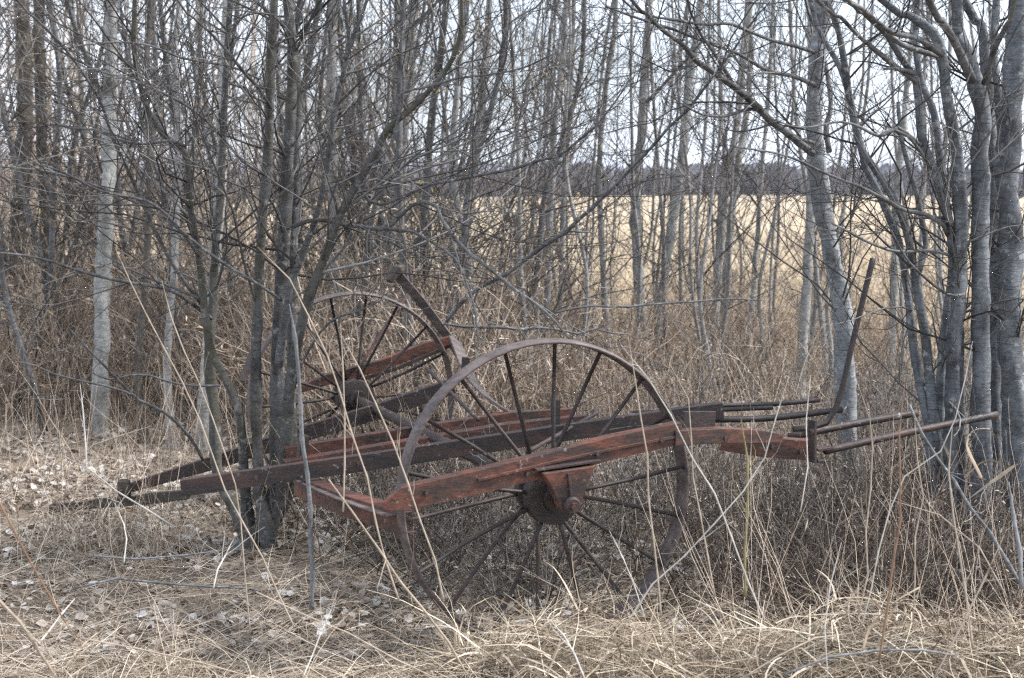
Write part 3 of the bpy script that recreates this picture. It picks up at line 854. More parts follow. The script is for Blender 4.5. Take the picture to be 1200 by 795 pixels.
# --- the leaning trunk with the silver limb that sweeps out over the gap
tree("leaning_tree", "thick grey leaning trunk just behind the tall lever", "tree", "grey_lit", [
    (T, [(996, 592, 24), (992, 500, 23), (990, 430, 23), (988, 370, 23), (977, 310, 22), (966, 260, 21), (958, 205, 20), (955, 130, 20), (959, 60, 19), (966, 0, 19)], 8.6, 8.4),
    (L_, [(952, 180, 9), (925, 158, 9), (900, 138, 9), (874, 113, 8), (852, 96, 7.5), (832, 82, 7), (814, 70, 6.5), (801, 53, 6), (776, 35, 5), (756, 15, 4.5), (740, 0, 4)], 8.4, 7.2),
    (L_, [(862, 104, 5), (853, 88, 5), (843, 72, 4.5), (832, 55, 4), (822, 42, 3.5), (812, 20, 3), (806, 0, 3)], 7.9, 7.7),
    (L_, [(956, 100, 6), (930, 90, 5), (900, 83, 4.5), (864, 63, 4), (840, 54, 4), (821, 47, 4), (790, 35, 3.5), (755, 24, 3), (710, 8, 2.5)], 8.4, 7.4),
    (L_, [(957, 62, 5), (930, 54, 4.5), (900, 46, 4), (876, 36, 4), (852, 28, 4), (825, 29, 3.5), (799, 25, 3.5), (761, 18, 3), (730, 0, 2.5)], 8.4, 7.3),
    (L_, [(955, 168, 5), (930, 160, 4), (905, 140, 4), (880, 128, 4), (850, 136, 3.5), (822, 134, 3), (800, 122, 2.5)], 8.4, 7.7),
    (L_, [(972, 178, 7), (968, 150, 7), (974, 120, 6), (964, 60, 5), (950, 20, 4), (944, 0, 4)], 8.5, 8.9),
], dict(dens=9, lens=(0.4, 1.7), zmin=0.9, rf=0.36, rmax=0.0062, sub=(5, 2), rk=1.3), 7, sides=16)

# --- single trunks further back
SINGLE = [
    ("aspen", "pale straight aspen trunk with a dark foot standing on the leaf litter at left", "aspen", [(T, [(117, 500, 19), (119, 400, 19), (122, 300, 18), (127, 200, 17), (129, 100, 15), (131, 0, 13)], 11.2, 11.3)]),
    ("aspen", "slim pale aspen rising directly behind the left stem of the dark clump", "aspen", [(T, [(238, 500, 14), (246, 380, 13), (253, 300, 13), (258, 220, 13), (262, 100, 12), (267, 0, 11)], 10.4, 10.6)]),
    ("aspen", "pale twin stemmed aspen seen above the farther wheel", "aspen", [(T, [(448, 400, 14), (455, 300, 14), (470, 180, 14), (478, 100, 14), (485, 0, 13)], 13.0, 13.0), (T, [(444, 390, 9), (460, 250, 8), (463, 100, 8), (466, 0, 7)], 13.2, 13.3)]),
    ("aspen", "upright pale aspen behind the top of the nearer wheel rim", "aspen", [(T, [(754, 420, 13), (752, 370, 13), (747, 310, 12), (745, 250, 12), (748, 190, 12), (754, 130, 12), (757, 60, 10), (761, 0, 9)], 13.6, 13.6), (L_, [(752, 125, 5), (770, 108, 4), (790, 85, 4), (806, 68, 3), (830, 40, 2)], 13.6, 13.3)]),
    ("aspen", "aspen leaning right beside the upright pale one", "aspen", [(T, [(772, 400, 11), (778, 330, 11), (788, 260, 11), (799, 190, 11), (806, 110, 10), (813, 60, 9), (821, 0, 8)], 14.2, 14.4)]),
    ("aspen", "two joined pale trunks leaning together in front of the open field", "aspen", [(T, [(838, 380, 10), (843, 300, 10), (854, 200, 9), (866, 130, 8), (872, 60, 8), (880, 0, 7)], 14.6, 14.8), (T, [(848, 385, 10), (853, 300, 10), (864, 200, 9), (875, 130, 8), (880, 60, 7), (876, 0, 6)], 14.7, 15.0)]),
    ("aspen", "short pale trunk half hidden left of the thick leaning trunk", "aspen", [(T, [(938, 440, 13), (945, 340, 12), (950, 240, 11), (953, 120, 9), (948, 0, 7)], 12.4, 12.6)]),
    ("aspen", "thin pale trunk between the lever and the right hand clump", "aspen", [(T, [(1043, 430, 10), (1048, 330, 10), (1052, 220, 8), (1058, 150, 8), (1064, 90, 6), (1072, 0, 5)], 13.5, 13.8)]),
    ("aspen", "thin pale aspen right of the two joined trunks in front of the field", "aspen", [(T, [(878, 390, 6), (886, 300, 6), (893, 200, 5), (902, 90, 5), (906, 0, 4)], 14.2, 14.5)]),
    ("dark_tree", "dark rough barked trunk nearest the left edge", "tree", [(T, [(17, 470, 22), (20, 300, 20), (29, 130, 18), (25, 0, 17)], 14.0, 14.0)]),
    ("dark_tree", "thinner dark rough trunk just right of the leftmost one", "tree", [(T, [(60, 470, 15), (55, 300, 14), (48, 110, 13), (45, 0, 12)], 13.4, 13.5)]),
    ("brown_tree", "brown slanting trunk against the sky left of centre", "tree", [(T, [(520, 420, 10), (545, 260, 10), (560, 160, 9), (570, 60, 8), (573, 0, 7)], 12.6, 12.9)]),
    ("brown_tree", "pair of narrow brown trunks over the middle of the wheel", "tree", [(T, [(640, 400, 8), (645, 250, 8), (650, 150, 7), (660, 60, 7), (664, 0, 6)], 12.2, 12.4), (T, [(655, 405, 6), (660, 250, 6), (668, 120, 6), (672, 0, 5)], 12.4, 12.6)]),
    ("brown_tree", "crooked brown trunk left of the upright pale aspen", "tree", [(T, [(712, 410, 8), (706, 300, 7), (702, 200, 7), (708, 120, 6), (718, 50, 6), (722, 0, 5)], 12.8, 12.9)]),
    ("brown_tree", "narrow trunk seen just right of the left clump stems", "tree", [(T, [(392, 470, 12), (392, 300, 12), (388, 100, 11), (391, 0, 10)], 12.2, 12.2)]),
    ("brown_tree", "crooked thin trunk standing between the two left aspens", "tree", [(T, [(202, 520, 11), (196, 420, 9), (205, 300, 9), (209, 160, 8), (205, 60, 7), (210, 0, 6)], 10.6, 10.9)]),
    ("dark_tree", "mossy dark stem with a bent foot beside the left aspen", "tree", [(T, [(166, 500, 12), (162, 430, 9), (170, 330, 8), (176, 200, 7), (172, 90, 6), (176, 0, 5)], 10.8, 11.2)]),
    ("brown_tree", "grey trunk rising through the tangle right of the far wheel", "tree", [(T, [(560, 400, 9), (548, 300, 8), (531, 200, 8), (538, 80, 7), (548, 0, 6)], 11.2, 11.5)]),
]
for i, (mt, lab, cat, st) in enumerate(SINGLE):
    nm = {"aspen": "aspen_tree", "dark_tree": "bare_tree", "brown_tree": "bare_tree"}[mt]
    grp = {"aspen": "pale aspens behind the machine", "dark_tree": "dark trunks in the left thicket", "brown_tree": "brown trunks of the thicket"}[mt]
    m_ = {"aspen": "aspen", "dark_tree": "spruce", "brown_tree": "sapling"}[mt]
    tree(nm, lab, cat, m_, st, dict(dens=4.6, lens=(0.4, 1.9), zmin=0.7, rf=0.36, rmax=0.007, sub=(4, 2), rk=1.5), 20 + i, grp, sides=12, tmat="brush_grey" if mt == "dark_tree" else "twig")

# --- the dead pole leaning across the gap
def single_tube(name, label, cat, pts, Y0, Y1, m, group=None, sides=7, jit=0.25, thin=1.0, kink=0.0, twiggy=0):
    rng = np.random.default_rng(int(abs(pts[0][0] * 7 + pts[0][1])))
    L = np.cumsum([0] + [math.hypot(pts[i + 1][0] - pts[i][0], pts[i + 1][1] - pts[i][1]) for i in range(len(pts) - 1)])
    Ys = Y0 + (Y1 - Y0) * L / L[-1]
    w = np.array([P(p[0], p[1], y) for p, y in zip(pts, Ys)])
    r = np.array([p[2] / 2 / F * y * thin for p, y in zip(pts, Ys)])
    p, r = smooth_path(w, r, 0.06, jit, rng)
    if kink:                                  # nodes: the stem changes direction a little at each
        q, qr, ln = resample(p, r, max(4, int(np.linalg.norm(np.diff(p, axis=0), axis=1).sum() / 0.11)))
        off = rng.normal(0, kink, q.shape)
        off[0] = off[-1] = 0
        q = q + off
        fine = np.linspace(0, len(q) - 1, (len(q) - 1) * 4 + 1)
        p = np.stack([np.interp(fine, np.arange(len(q)), q[:, i]) for i in range(3)], -1)
        r = np.interp(fine, np.arange(len(q)), qr) * np.where(np.arange(len(fine)) % 4 == 0, 1.22, 1.0) * rng.uniform(0.92, 1.08, len(fine))
        r[-3:] *= np.array([0.8, 0.55, 0.3])
    o0 = p[0]
    g = tube(p, r, sides)
    if twiggy:
        a, ra = sprout(rng, p[None], r[None], twiggy, 0.35, (0.35, 0.9), (1, 1), 0.6, 5, 0.18, 0.3, 0.001, lens=(0.06, 0.22))
        g.tubes(a, ra, 4)
    o = link(name, g.mesh(name, o0), None, M[m])
    o.location = o0
    return tag(o, label, cat, group)


single_tube("leaning_pole", "long dark dead stem leaning up to the right across the open gap", "branch",
            [(505, 402, 6), (545, 352, 6), (600, 316, 6.5), (645, 284, 6.5), (682, 253, 6), (736, 202, 5.5), (781, 151, 5), (811, 121, 4.5), (842, 80, 4), (870, 42, 3), (905, 0, 2)], 9.6, 8.8, "limb", kink=0.005, twiggy=22, thin=0.75)
single_tube("fallen_branch", "dark straight branch lying level behind the top of the nearer wheel", "branch",
            [(520, 380, 3), (600, 384, 3.5), (660, 386, 3), (740, 392, 2)], 9.0, 9.4, "limb", kink=0.01, twiggy=8)
single_tube("fallen_branch", "thin grey branch arching low across the pale aspens", "branch",
            [(650, 366, 4), (700, 358, 3.5), (760, 358, 3.5), (840, 352, 3), (900, 352, 2)], 9.3, 9.8, "limb", kink=0.005, twiggy=14, thin=0.7)

# ------------------------------------------------------------------ saplings: a few kinds, copied
def sapling_proto(seed, h, r, m, tm, n_br=26, lean=0.1, sub=(5, 3), buds=False, lens=(0.4, 1.3), br=0.011):
    rng = np.random.default_rng(seed)
    z = np.array([-0.08, 0.5, 1.2, 2.0, 3.0, 4.2, h])
    xy = np.cumsum(rng.normal(0, lean * 0.35, (7, 2)), 0) + np.outer(z * lean * 0.25, rng.normal(0, 1, 2))
    xy[0] = xy[1] * 0.0
    p, rr = smooth_path(np.concatenate([xy, z[:, None]], 1), r * np.array([1.3, 1.0, 0.93, 0.84, 0.7, 0.5, 0.15]), 0.14, 0.25, rng)
    tk = tube(p, rr, 8).mesh("trunk")
    q, qr, _ = resample(p, rr, 30)
    a, ra = sprout(rng, q[None], np.minimum(qr, br)[None], n_br, 0.05, (0.5, 1.2), (1, 1), 0.45, 9, 0.14, 0.45, 0.0035, lens=lens)
    g = Geo().tubes(a, ra, 4)
    b, rb = sprout(rng, a, ra, sub[0], 0.12, (0.4, 1.0), (0.3, 0.65), 0.65, 5, 0.18, 0.35, 0.0022)
    g.tubes(b, rb, 3)
    c, rc = sprout(rng, b, rb, sub[1], 0.15, (0.4, 1.0), (0.3, 0.65), 0.75, 3, 0.2, 0.3, 0.0016)
    g.tubes(c, rc, 3)
    me = g.mesh("crown")
    tk.materials.append(M[m]); me.materials.append(M[tm])
    bm_ = None
    if buds:
        n = 260
        i = rng.integers(0, len(c), n)
        s = c[i, -1]
        e = s + rng.normal(0, 0.4, (n, 3)) * 0.03 + np.array([0, 0, -0.02])
        bm_ = Geo().tubes(np.stack([s, (s + e) / 2, e], 1), np.repeat(np.array([[0.0015, 0.0045, 0.002]]), n, 0), 4).mesh("catkins")
        bm_.materials.append(M["bud"])
    return tk, me, bm_


PROT = {
    "brown": [sapling_proto(40 + i, 5.5 + 0.5 * i, 0.011 + 0.002 * i, "sapling", "twig", 24, 0.16, (4, 1)) for i in range(5)],
    "thin": [sapling_proto(50 + i, 5.0, 0.013 + 0.002 * i, "sapling", "brush_grey", 22, 0.22, (4, 1), False, (0.5, 1.6)) for i in range(5)],
    "tangle": [sapling_proto(60 + i, 5.0, 0.016 + 0.003 * i, "limb", "brush_grey", 34, 0.35, (4, 2), True, (0.6, 2.0), 0.017) for i in range(6)],
}
SPOTS = []
MARKS = [(24, "leftmost dark trunk"), (122, "dark footed pale aspen"), (252, "slim pale aspen"), (325, "dark alder clump"), (462, "twin stemmed aspen"), (556, "brown slanting trunk"),
         (652, "pair of narrow brown trunks"), (750, "upright pale aspen"), (853, "two joined pale trunks"), (965, "thick leaning trunk"), (1050, "thin pale trunk by the lever"), (1140, "right hand clump")]
ORD = "first second third fourth fifth sixth seventh eighth ninth tenth eleventh twelfth thirteenth fourteenth fifteenth sixteenth".split()


def describe(objs, what):
    """label each by counting away from the nearest landmark trunk"""
    sl_ = {}
    for o in objs:
        px = 600 + o.location.x / o.location.y * F
        m = min(MARKS, key=lambda k: abs(k[0] - px))
        sl_.setdefault((m[1], "left" if px < m[0] else "right"), []).append((abs(px - m[0]), o.name, o))
    for (m, side), rows in sl_.items():
        for k, (_d, _n, o) in enumerate(sorted(rows, key=lambda r: r[:2])):
            nth = ORD[k] if k < len(ORD) else "farther"
            o["label"] = f"{nth} {what} counting {side} from the {m}"


def sapling(kind, group, x, y, sc_, rng, cat="tree"):
    tk, me, bm_ = PROT[kind][int(rng.integers(len(PROT[kind])))]
    r = thing("sapling", None, cat, (x, y, float(gz(x, y))), group)
    r.rotation_euler = (rng.normal(0, 0.05), rng.normal(0, 0.05), rng.uniform(0, 6.28))
    r.scale = (sc_,) * 3
    link("trunk", tk, r)
    tag(link("crown", me, r), kind="stuff")
    if bm_ is not None:
        tag(link("catkins", bm_, r), kind="stuff")
    SPOTS.append((x, y))
    return r


ALLSAP = {"tangle": [], "brown": [], "thin": []}


def scatter(n, pxr, Yr, kind, group, seed, sc_=(0.8, 1.2), mind=0.22, power=1.0):
    rng = np.random.default_rng(seed)
    k = tries = 0
    while k < n and tries < n * 40:
        tries += 1
        Y = Yr[0] + (Yr[1] - Yr[0]) * rng.random() ** power
        px = rng.uniform(*pxr)
        x = (px - 600) / F * Y
        if any((x - a) ** 2 + (Y - b) ** 2 < mind ** 2 for a, b in SPOTS):
            continue
        ALLSAP[kind].append(sapling(kind, group, x, Y, rng.uniform(*sc_), rng))
        k += 1


scatter(30, (-40, 440), (10.8, 17), "tangle", "twiggy saplings of the left tangle", 71)
scatter(16, (-40, 430), (15, 28), "brown", "thin trunks deep in the left wood", 72)
scatter(24, (380, 620), (10.0, 18), "tangle", "twiggy saplings above the far wheel", 73, (0.7, 1.0))
scatter(11, (500, 780), (11.5, 17.5), "brown", "slender saplings above the near wheel", 74, (0.75, 1.05))
scatter(16, (500, 860), (11, 17), "thin", "whip thin saplings before the field", 75)
scatter(17, (790, 1110), (11, 17), "thin", "sparse saplings at the right field edge", 76)
scatter(7, (1090, 1230), (10, 15), "brown", "saplings behind the right clump", 77)
describe(ALLSAP["tangle"], "bushy twiggy sapling")
describe(ALLSAP["brown"], "slender bare sapling")
describe(ALLSAP["thin"], "whip thin sapling")

# ------------------------------------------------------------------ shrubs and brush
def shrub_proto(seed, n, h, m, spread=0.35, sub=(4, 2), wob=0.16):
    rng = np.random.default_rng(seed)
    st = np.concatenate([rng.normal(0, spread * 0.4, (n, 2)), np.full((n, 1), -0.04)], 1)
    d = np.concatenate([rng.normal(0, spread, (n, 2)), np.ones((n, 1))], 1)
    a, ra = shoots(rng, st, d, rng.uniform(0.45, 1.0, n) * h, rng.uniform(0.003, 0.006, n), 8, wob, 0.05)
    g = Geo().tubes(a, ra, 4)
    b, rb = sprout(rng, a, ra, sub[0], 0.15, (0.4, 1.1), (0.2, 0.5), 0.65, 5, 0.22, 0.2, 0.0025)
    g.tubes(b, rb, 3)
    c, rc = sprout(rng, b, rb, sub[1], 0.1, (0.4, 1.1), (0.3, 0.65), 0.75, 3, 0.22, 0.1, 0.0019)
    g.tubes(c, rc, 3)
    k = rng.integers(0, len(c), 200)
    s0 = c[k, -1]
    dd = rng.normal(0, 1, (200, 3)) * np.array([0.011, 0.011, 0.008])
    g.tubes(np.stack([s0, s0 + dd, s0 + dd * 2 + np.array([0, 0, -0.008])], 1), np.repeat(np.array([[0.0012, 0.006, 0.001]]), 200, 0) * rng.uniform(0.5, 1.2, (200, 1)), 3)
    me = g.mesh("shrub")
    me.materials.append(M[m])
    return me


SHR = {
    "brown": [shrub_proto(80 + i, 26, 1.5, "brush") for i in range(5)],
    "grey": [shrub_proto(90 + i, 22, 1.3, "brush_grey", 0.5) for i in range(5)],
    "low": [shrub_proto(100 + i, 30, 0.85, "brush_shaded", 0.9, (5, 2), 0.3) for i in range(4)],
}


ALLSHR = {"brown": [], "grey": [], "low": []}


def shrubs(n, pxr, Yr, kind, group, seed, sc_=(0.7, 1.2), name="shrub", ok=None):
    rng = np.random.default_rng(seed)
    k = 0
    while k < n:
        Y = rng.uniform(*Yr)
        x = (rng.uniform(*pxr) - 600) / F * Y
        if ok and not ok(x, Y):
            continue
        o = link(name, SHR[kind][int(rng.integers(len(SHR[kind])))])
        o.location = (x, Y, float(gz(x, Y)))
        o.rotation_euler = (0, 0, rng.uniform(0, 6.28))
        s = rng.uniform(*sc_)
        o.scale = (s, s, s * rng.uniform(0.8, 1.15))
        tag(o, None, "shrub", group)
        ALLSHR[kind].append(o)
        k += 1


shrubs(64, (-60, 330), (11.2, 18), "brown", "brown bushes under the left trees", 111, (0.8, 1.5))
shrubs(44, (300, 640), (9.8, 16), "brown", "brown bushes behind the far wheel", 112, (0.7, 1.3))
shrubs(46, (560, 960), (9.6, 16.5), "brown", "dead bushes before the field", 113, (0.5, 0.95))
shrubs(16, (600, 1000), (9.0, 13), "grey", "grey bushes behind the rods", 114, (0.5, 0.8))
shrubs(20, (950, 1220), (8.0, 12.5), "grey", "grey bushes at the right clump", 115, (0.5, 0.85))
shrubs(44, (900, 1210), (5.9, 8.2), "low", "low twig tangles at lower right", 116, (0.6, 1.0))
shrubs(16, (930, 1190), (6.0, 7.6), "grey", "grey bushes at the right clump", 118, (0.35, 0.55))
shrubs(6, (480, 820), (7.8, 9.5), "low", "low twig tangles behind the wheel", 117, (0.4, 0.7))
shrubs(6, (480, 800), (6.9, 7.6), "low", "low twig tangles behind the wheel", 119, (0.6, 0.9))
shrubs(6, (370, 600), (7.9, 9.4), "low", "low twig tangles behind the wheel", 120, (0.5, 1.0))
shrubs(4, (480, 720), (6.9, 7.6), "grey", "grey bushes behind the rods", 121, (0.5, 0.65))
shrubs(9, (760, 960), (6.9, 8.6), "grey", "grey bushes behind the rods", 122, (0.45, 0.75))
shrubs(12, (760, 1100), (12.5, 17.5), "brown", "dead bushes before the field", 123, (0.7, 1.1))
shrubs(4, (490, 640), (6.2, 6.7), "grey", "grey bushes behind the rods", 124, (0.55, 0.68))
shrubs(4, (380, 520), (7.2, 8.0), "grey", "grey bushes behind the rods", 125, (0.5, 0.7))
describe(ALLSHR["brown"], "brown dead bush")
describe(ALLSHR["grey"], "grey twiggy bush")
describe(ALLSHR["low"], "low grey twig tangle")

# ------------------------------------------------------------------ far part of the wood: too many to count
def wood_mass():
    rng = np.random.default_rng(130)
    g = Geo()
    n = 110
    Y = rng.uniform(24, 60, n)
    x = (rng.uniform(-200, 400, n) - 600) / F * Y
    h = rng.uniform(6, 10, n)
    k = np.linspace(0, 1, 6)
    pts = np.stack([x[:, None] + np.cumsum(rng.normal(0, 0.12, (n, 6)), 1), np.repeat(Y[:, None], 6, 1), h[:, None] * k - 0.2], -1)
    r = rng.uniform(0.02, 0.05, (n, 1)) * np.linspace(1, 0.25, 6)
    g.tubes(pts, r, 5)
    a, ra = sprout(rng, pts, np.minimum(r, 0.03), 22, 0.05, (0.5, 1.2), (1, 1), 0.45, 6, 0.14, 0.4, lens=(0.5, 1.8))
    g.tubes(a, ra, 3)
    b, rb = sprout(rng, a, ra, 5, 0.1, (0.4, 1.0), (0.25, 0.6), 0.6, 3, 0.2, 0.3, 0.002)
    g.tubes(b, rb, 3)
    tag(link("wood", g.mesh("wood"), None, M["brush"]), kind="stuff", label="dense brown far part of the bare wood at left")
wood_mass()

# ------------------------------------------------------------------ leaf litter, grass
def leaves(name, n, sample, m, size, label, seed, lift=0.02):
    rng = np.random.default_rng(seed)
    xy = sample(rng, n)
    n = len(xy)
    s = rng.uniform(*size, n)
    yaw = rng.uniform(0, 6.28, n)
    nrm = norm(np.concatenate([rng.normal(0, 0.45, (n, 2)), np.ones((n, 1))], 1))
    u = np.stack([np.cos(yaw), np.sin(yaw), np.zeros(n)], -1)
    u = norm(u - (u * nrm).sum(1, keepdims=True) * nrm)
    v = np.cross(nrm, u)
    c = np.concatenate([xy, (gz(xy[:, 0], xy[:, 1]) + rng.uniform(0.004, lift, n))[:, None]], 1)
    curl = rng.uniform(-0.25, 0.45, n)[:, None]
    # six point leaf folded along its rib
    w = rng.uniform(0.3, 0.48, n)[:, None]
    s = s[:, None]
    a0 = c - u * s * 0.5 + nrm * s * curl * 0.3
    a1 = c + u * s * 0.5 + nrm * s * curl * 0.3
    l1, l2 = c + v * s * w - u * s * 0.12 + nrm * s * curl * 0.6, c + v * s * w * 0.8 + u * s * 0.2 + nrm * s * curl * 0.5
    r1, r2 = c - v * s * w - u * s * 0.12 + nrm * s * curl * 0.6, c - v * s * w * 0.8 + u * s * 0.2 + nrm * s * curl * 0.5
    V = np.stack([a0, a1, l1, l2, r1, r2], 1).reshape(-1, 3)
    b = (np.arange(n) * 6)[:, None]
    q = np.concatenate([b + np.array([[0, 1, 3, 2]]), b + np.array([[1, 0, 4, 5]])])
    return tag(link(name, mesh_np(name, V, [q], False), None, M[m]), kind="stuff", label=label)


def floor_sample(pxr, yr, clump=0.0):
    """points spread evenly over what the picture shows of the ground between two depths"""
    def f(rng, n):
        inv = rng.uniform(1 / yr[1], 1 / yr[0], n)
        Y = 1 / inv
        x = (rng.uniform(*pxr, n) - 600) / F * Y
        if clump:
            k = np.sin(x * 2.3 + 1) * np.sin(Y * 2.9) + 0.6 * np.sin(x * 5.1) * np.sin(Y * 4.7 + 2)
            keep = rng.random(n) < np.clip(0.5 + clump * k, 0.05, 1)
            x, Y = x[keep], Y[keep]
        return np.stack([x, Y], -1)
    return f


def litter_sample(f, keep):
    """fewer leaves show where the grass in front grows over them"""
    def g(rng, n):
        xy = f(rng, n)
        px = 600 + xy[:, 0] / xy[:, 1] * F
        grassy = (xy[:, 1] < 7.3 - 0.5 * np.clip((px - 380) / 150, 0, 1)) 
        return xy[~grassy | (rng.random(len(xy)) < keep)]
    return g


leaves("leaf_litter", 60000, litter_sample(floor_sample((-90, 1290), (5.6, 17), 0.35), 0.35), "leaf", (0.02, 0.062), "grey and brown dead leaves covering the woodland floor", 140, 0.04)
leaves("leaf_litter", 2600, litter_sample(floor_sample((-60, 900), (6.0, 11), 0.6), 0.25), "pale_leaf", (0.022, 0.07), "pale upturned dead leaves scattered over the litter", 141, 0.045)


def blades(name, n, sample, m, length, width, label, seed, lie=(0.2, 1.3), K=5, droop=0.5, base_z=None, up=0.0):
    rng = np.random.default_rng(seed)
    xy = sample(rng, n)
    n = len(xy)
    L = rng.uniform(*length, n)
    yaw = rng.uniform(0, 6.28, n)
    el = rng.uniform(*lie, n)
    z0 = gz(xy[:, 0], xy[:, 1]) + (0 if base_z is None else base_z(xy[:, 0], xy[:, 1], rng))
    pts = np.empty((n, K, 3))
    pts[:, 0] = np.concatenate([xy, z0[:, None]], 1)
    for k in range(1, K):
        d = np.stack([np.cos(yaw) * np.cos(el), np.sin(yaw) * np.cos(el), np.sin(el)], -1)
        pts[:, k] = pts[:, k - 1] + d * (L / (K - 1))[:, None]
        pts[:, k, 2] = np.maximum(pts[:, k, 2], gz(pts[:, k, 0], pts[:, k, 1]) + 0.004)
        el = el - droop * rng.uniform(0.3, 1.6, n) * (2 / K)
        yaw = yaw + rng.normal(0, 0.12, n)
        snap = rng.random(n) < 0.10              # some blades are broken
        yaw = np.where(snap, yaw + rng.normal(0, 0.9, n), yaw)
        el = np.where(snap, el - rng.uniform(0.3, 1.3, n), el)
    side = np.stack([-np.sin(yaw), np.cos(yaw), rng.normal(0, 0.5, n)], -1)
    side = norm(side)
    w = rng.uniform(*width, n)[:, None, None] * np.linspace(1, 0.25, K)[None, :, None]
    V = np.stack([pts - side[:, None] * w, pts + side[:, None] * w], 2).reshape(-1, 3)
    b = (np.arange(n) * K * 2)[:, None]
    q = np.concatenate([b + np.array([[2 * k, 2 * k + 1, 2 * k + 3, 2 * k + 2]]) for k in range(K - 1)])
    return tag(link(name, mesh_np(name, V, [q]), None, M[m]), kind="stuff", label=label)


blades("matted_grass", 80000, floor_sample((-120, 1310), (4.9, 7.6), 0.2), "matted", (0.08, 0.34), (0.0009, 0.0022), "matted dull grass over the foreground", 150, (-0.1, 0.55))
blades("matted_grass", 42000, floor_sample((-90, 1250), (6.8, 13), 0.45), "matted", (0.06, 0.26), (0.0011, 0.0026), "sparse dull grass among the leaf litter", 151, (-0.1, 1.0))


def ground_twigs():
    rng = np.random.default_rng(159)
    g = Geo()
    for n, yr, el, ln, rr in ((2600, (5.3, 12), (0.0, 0.25), (0.15, 0.7), (0.001, 0.003)), (3600, (5.0, 12.5), (0.8, 1.5), (0.25, 0.95), (0.0009, 0.0022))):
        xy = floor_sample((-90, 1290), yr)(rng, n)
        pxx = 600 + xy[:, 0] / xy[:, 1] * F
        xy = xy[(el[0] < 0.5) | ((pxx > 830) & (rng.random(n) < 0.35)) | (xy[:, 1] > 7.2) | (rng.random(n) < 0.03)]
        n = len(xy)
        e = rng.uniform(*el, n); yaw = rng.uniform(0, 6.28, n)
        st = np.concatenate([xy, (gz(xy[:, 0], xy[:, 1]) + 0.012)[:, None]], 1)
        d = np.stack([np.cos(yaw) * np.cos(e), np.sin(yaw) * np.cos(e), np.sin(e)], -1)
        p, r = shoots(rng, st, d, rng.uniform(*ln, n), rng.uniform(*rr, n), 6, 0.12, 0.0)
        p[..., 2] = np.maximum(p[..., 2], gz(p[..., 0], p[..., 1]) + 0.006)
        g.tubes(p, r, 3)
    tag(link("dead_stems", g.mesh("dead_stems"), None, M["brush"]), kind="stuff", label="fine dead stems and fallen twigs over the woodland floor")
ground_twigs()


def mound(x, y, rng):
    px = 600 + x / y * F
    f = np.exp(-((y - 5.2) / 0.42) ** 2) * (0.08 + 0.92 / (1 + np.exp(-(px - 560) / 70.0))) * (1 + 0.25 * np.sin(x * 6.1 + 0.5) + 0.2 * np.sin(x * 13.7 + y * 9))
    return 0.30 * f * rng.uniform(0.0, 1.0, len(x))


def mound_sample(rng, n):
    Y = rng.normal(5.1, 0.33, n)
    px = np.where(rng.random(n) < 0.88, rng.uniform(520, 1270, n), rng.uniform(-60, 560, n))
    return np.stack([(px - 600) / F * Y, Y], -1)[(Y > 4.2) & (Y < 5.9)]


blades("dry_grass", 13000, mound_sample, "straw", (0.08, 0.42), (0.0007, 0.0026), "golden bleached grass heaped along the near edge at lower right", 152, (-0.4, 0.6), 5, 0.12, mound)
blades("dry_grass", 2000, mound_sample, "straw", (0.15, 0.5), (0.0025, 0.0055), "broad bleached blades over the grass heap at lower right", 160, (-0.2, 0.65), 7, 0.5, mound)
blades("dry_grass", 380, floor_sample((-60, 1280), (4.4, 5.6)), "straw", (0.25, 0.55), (0.001, 0.0022), "scattered longer straw stems in the foreground", 153, (0.1, 1.0), 6, 0.5)


def field_stubble():
    rng = np.random.default_rng(155)
    def s(rng, n):
        Y = 1 / rng.uniform(1 / 60, 1 / 17.5, n)
        px = rng.uniform(480, 1300, n)
        x = (px - 600) / F * Y
        k = Y > 17.0 - 0.9 * np.clip(x + 0.3, -60, 2)
        return np.stack([x, Y], -1)[k]
    blades("field_grass", 26000, s, "stubble", (0.15, 0.5), (0.004, 0.009), "pale gold dry grass standing on the open field", 156, (0.7, 1.5), 4, 0.3)
field_stubble()
blades("field_grass", 9000, floor_sample((430, 1270), (12.5, 19)), "straw", (0.2, 0.6), (0.003, 0.006), "tall bleached grass along the edge of the field", 157, (0.7, 1.5), 4, 0.3)
# grass hanging over the pole end and caught in the hub
blades("matted_grass", 700, lambda r, n: np.stack([r.uniform(-2.35, -1.6, n), r.uniform(7.2, 7.75, n)], -1), "matted", (0.15, 0.35), (0.0012, 0.0025), "dry grass draped over the dark pole end", 158, (0.3, 1.5), 5, 1.4, lambda x, y, r: 0.10 * r.random(len(x)))

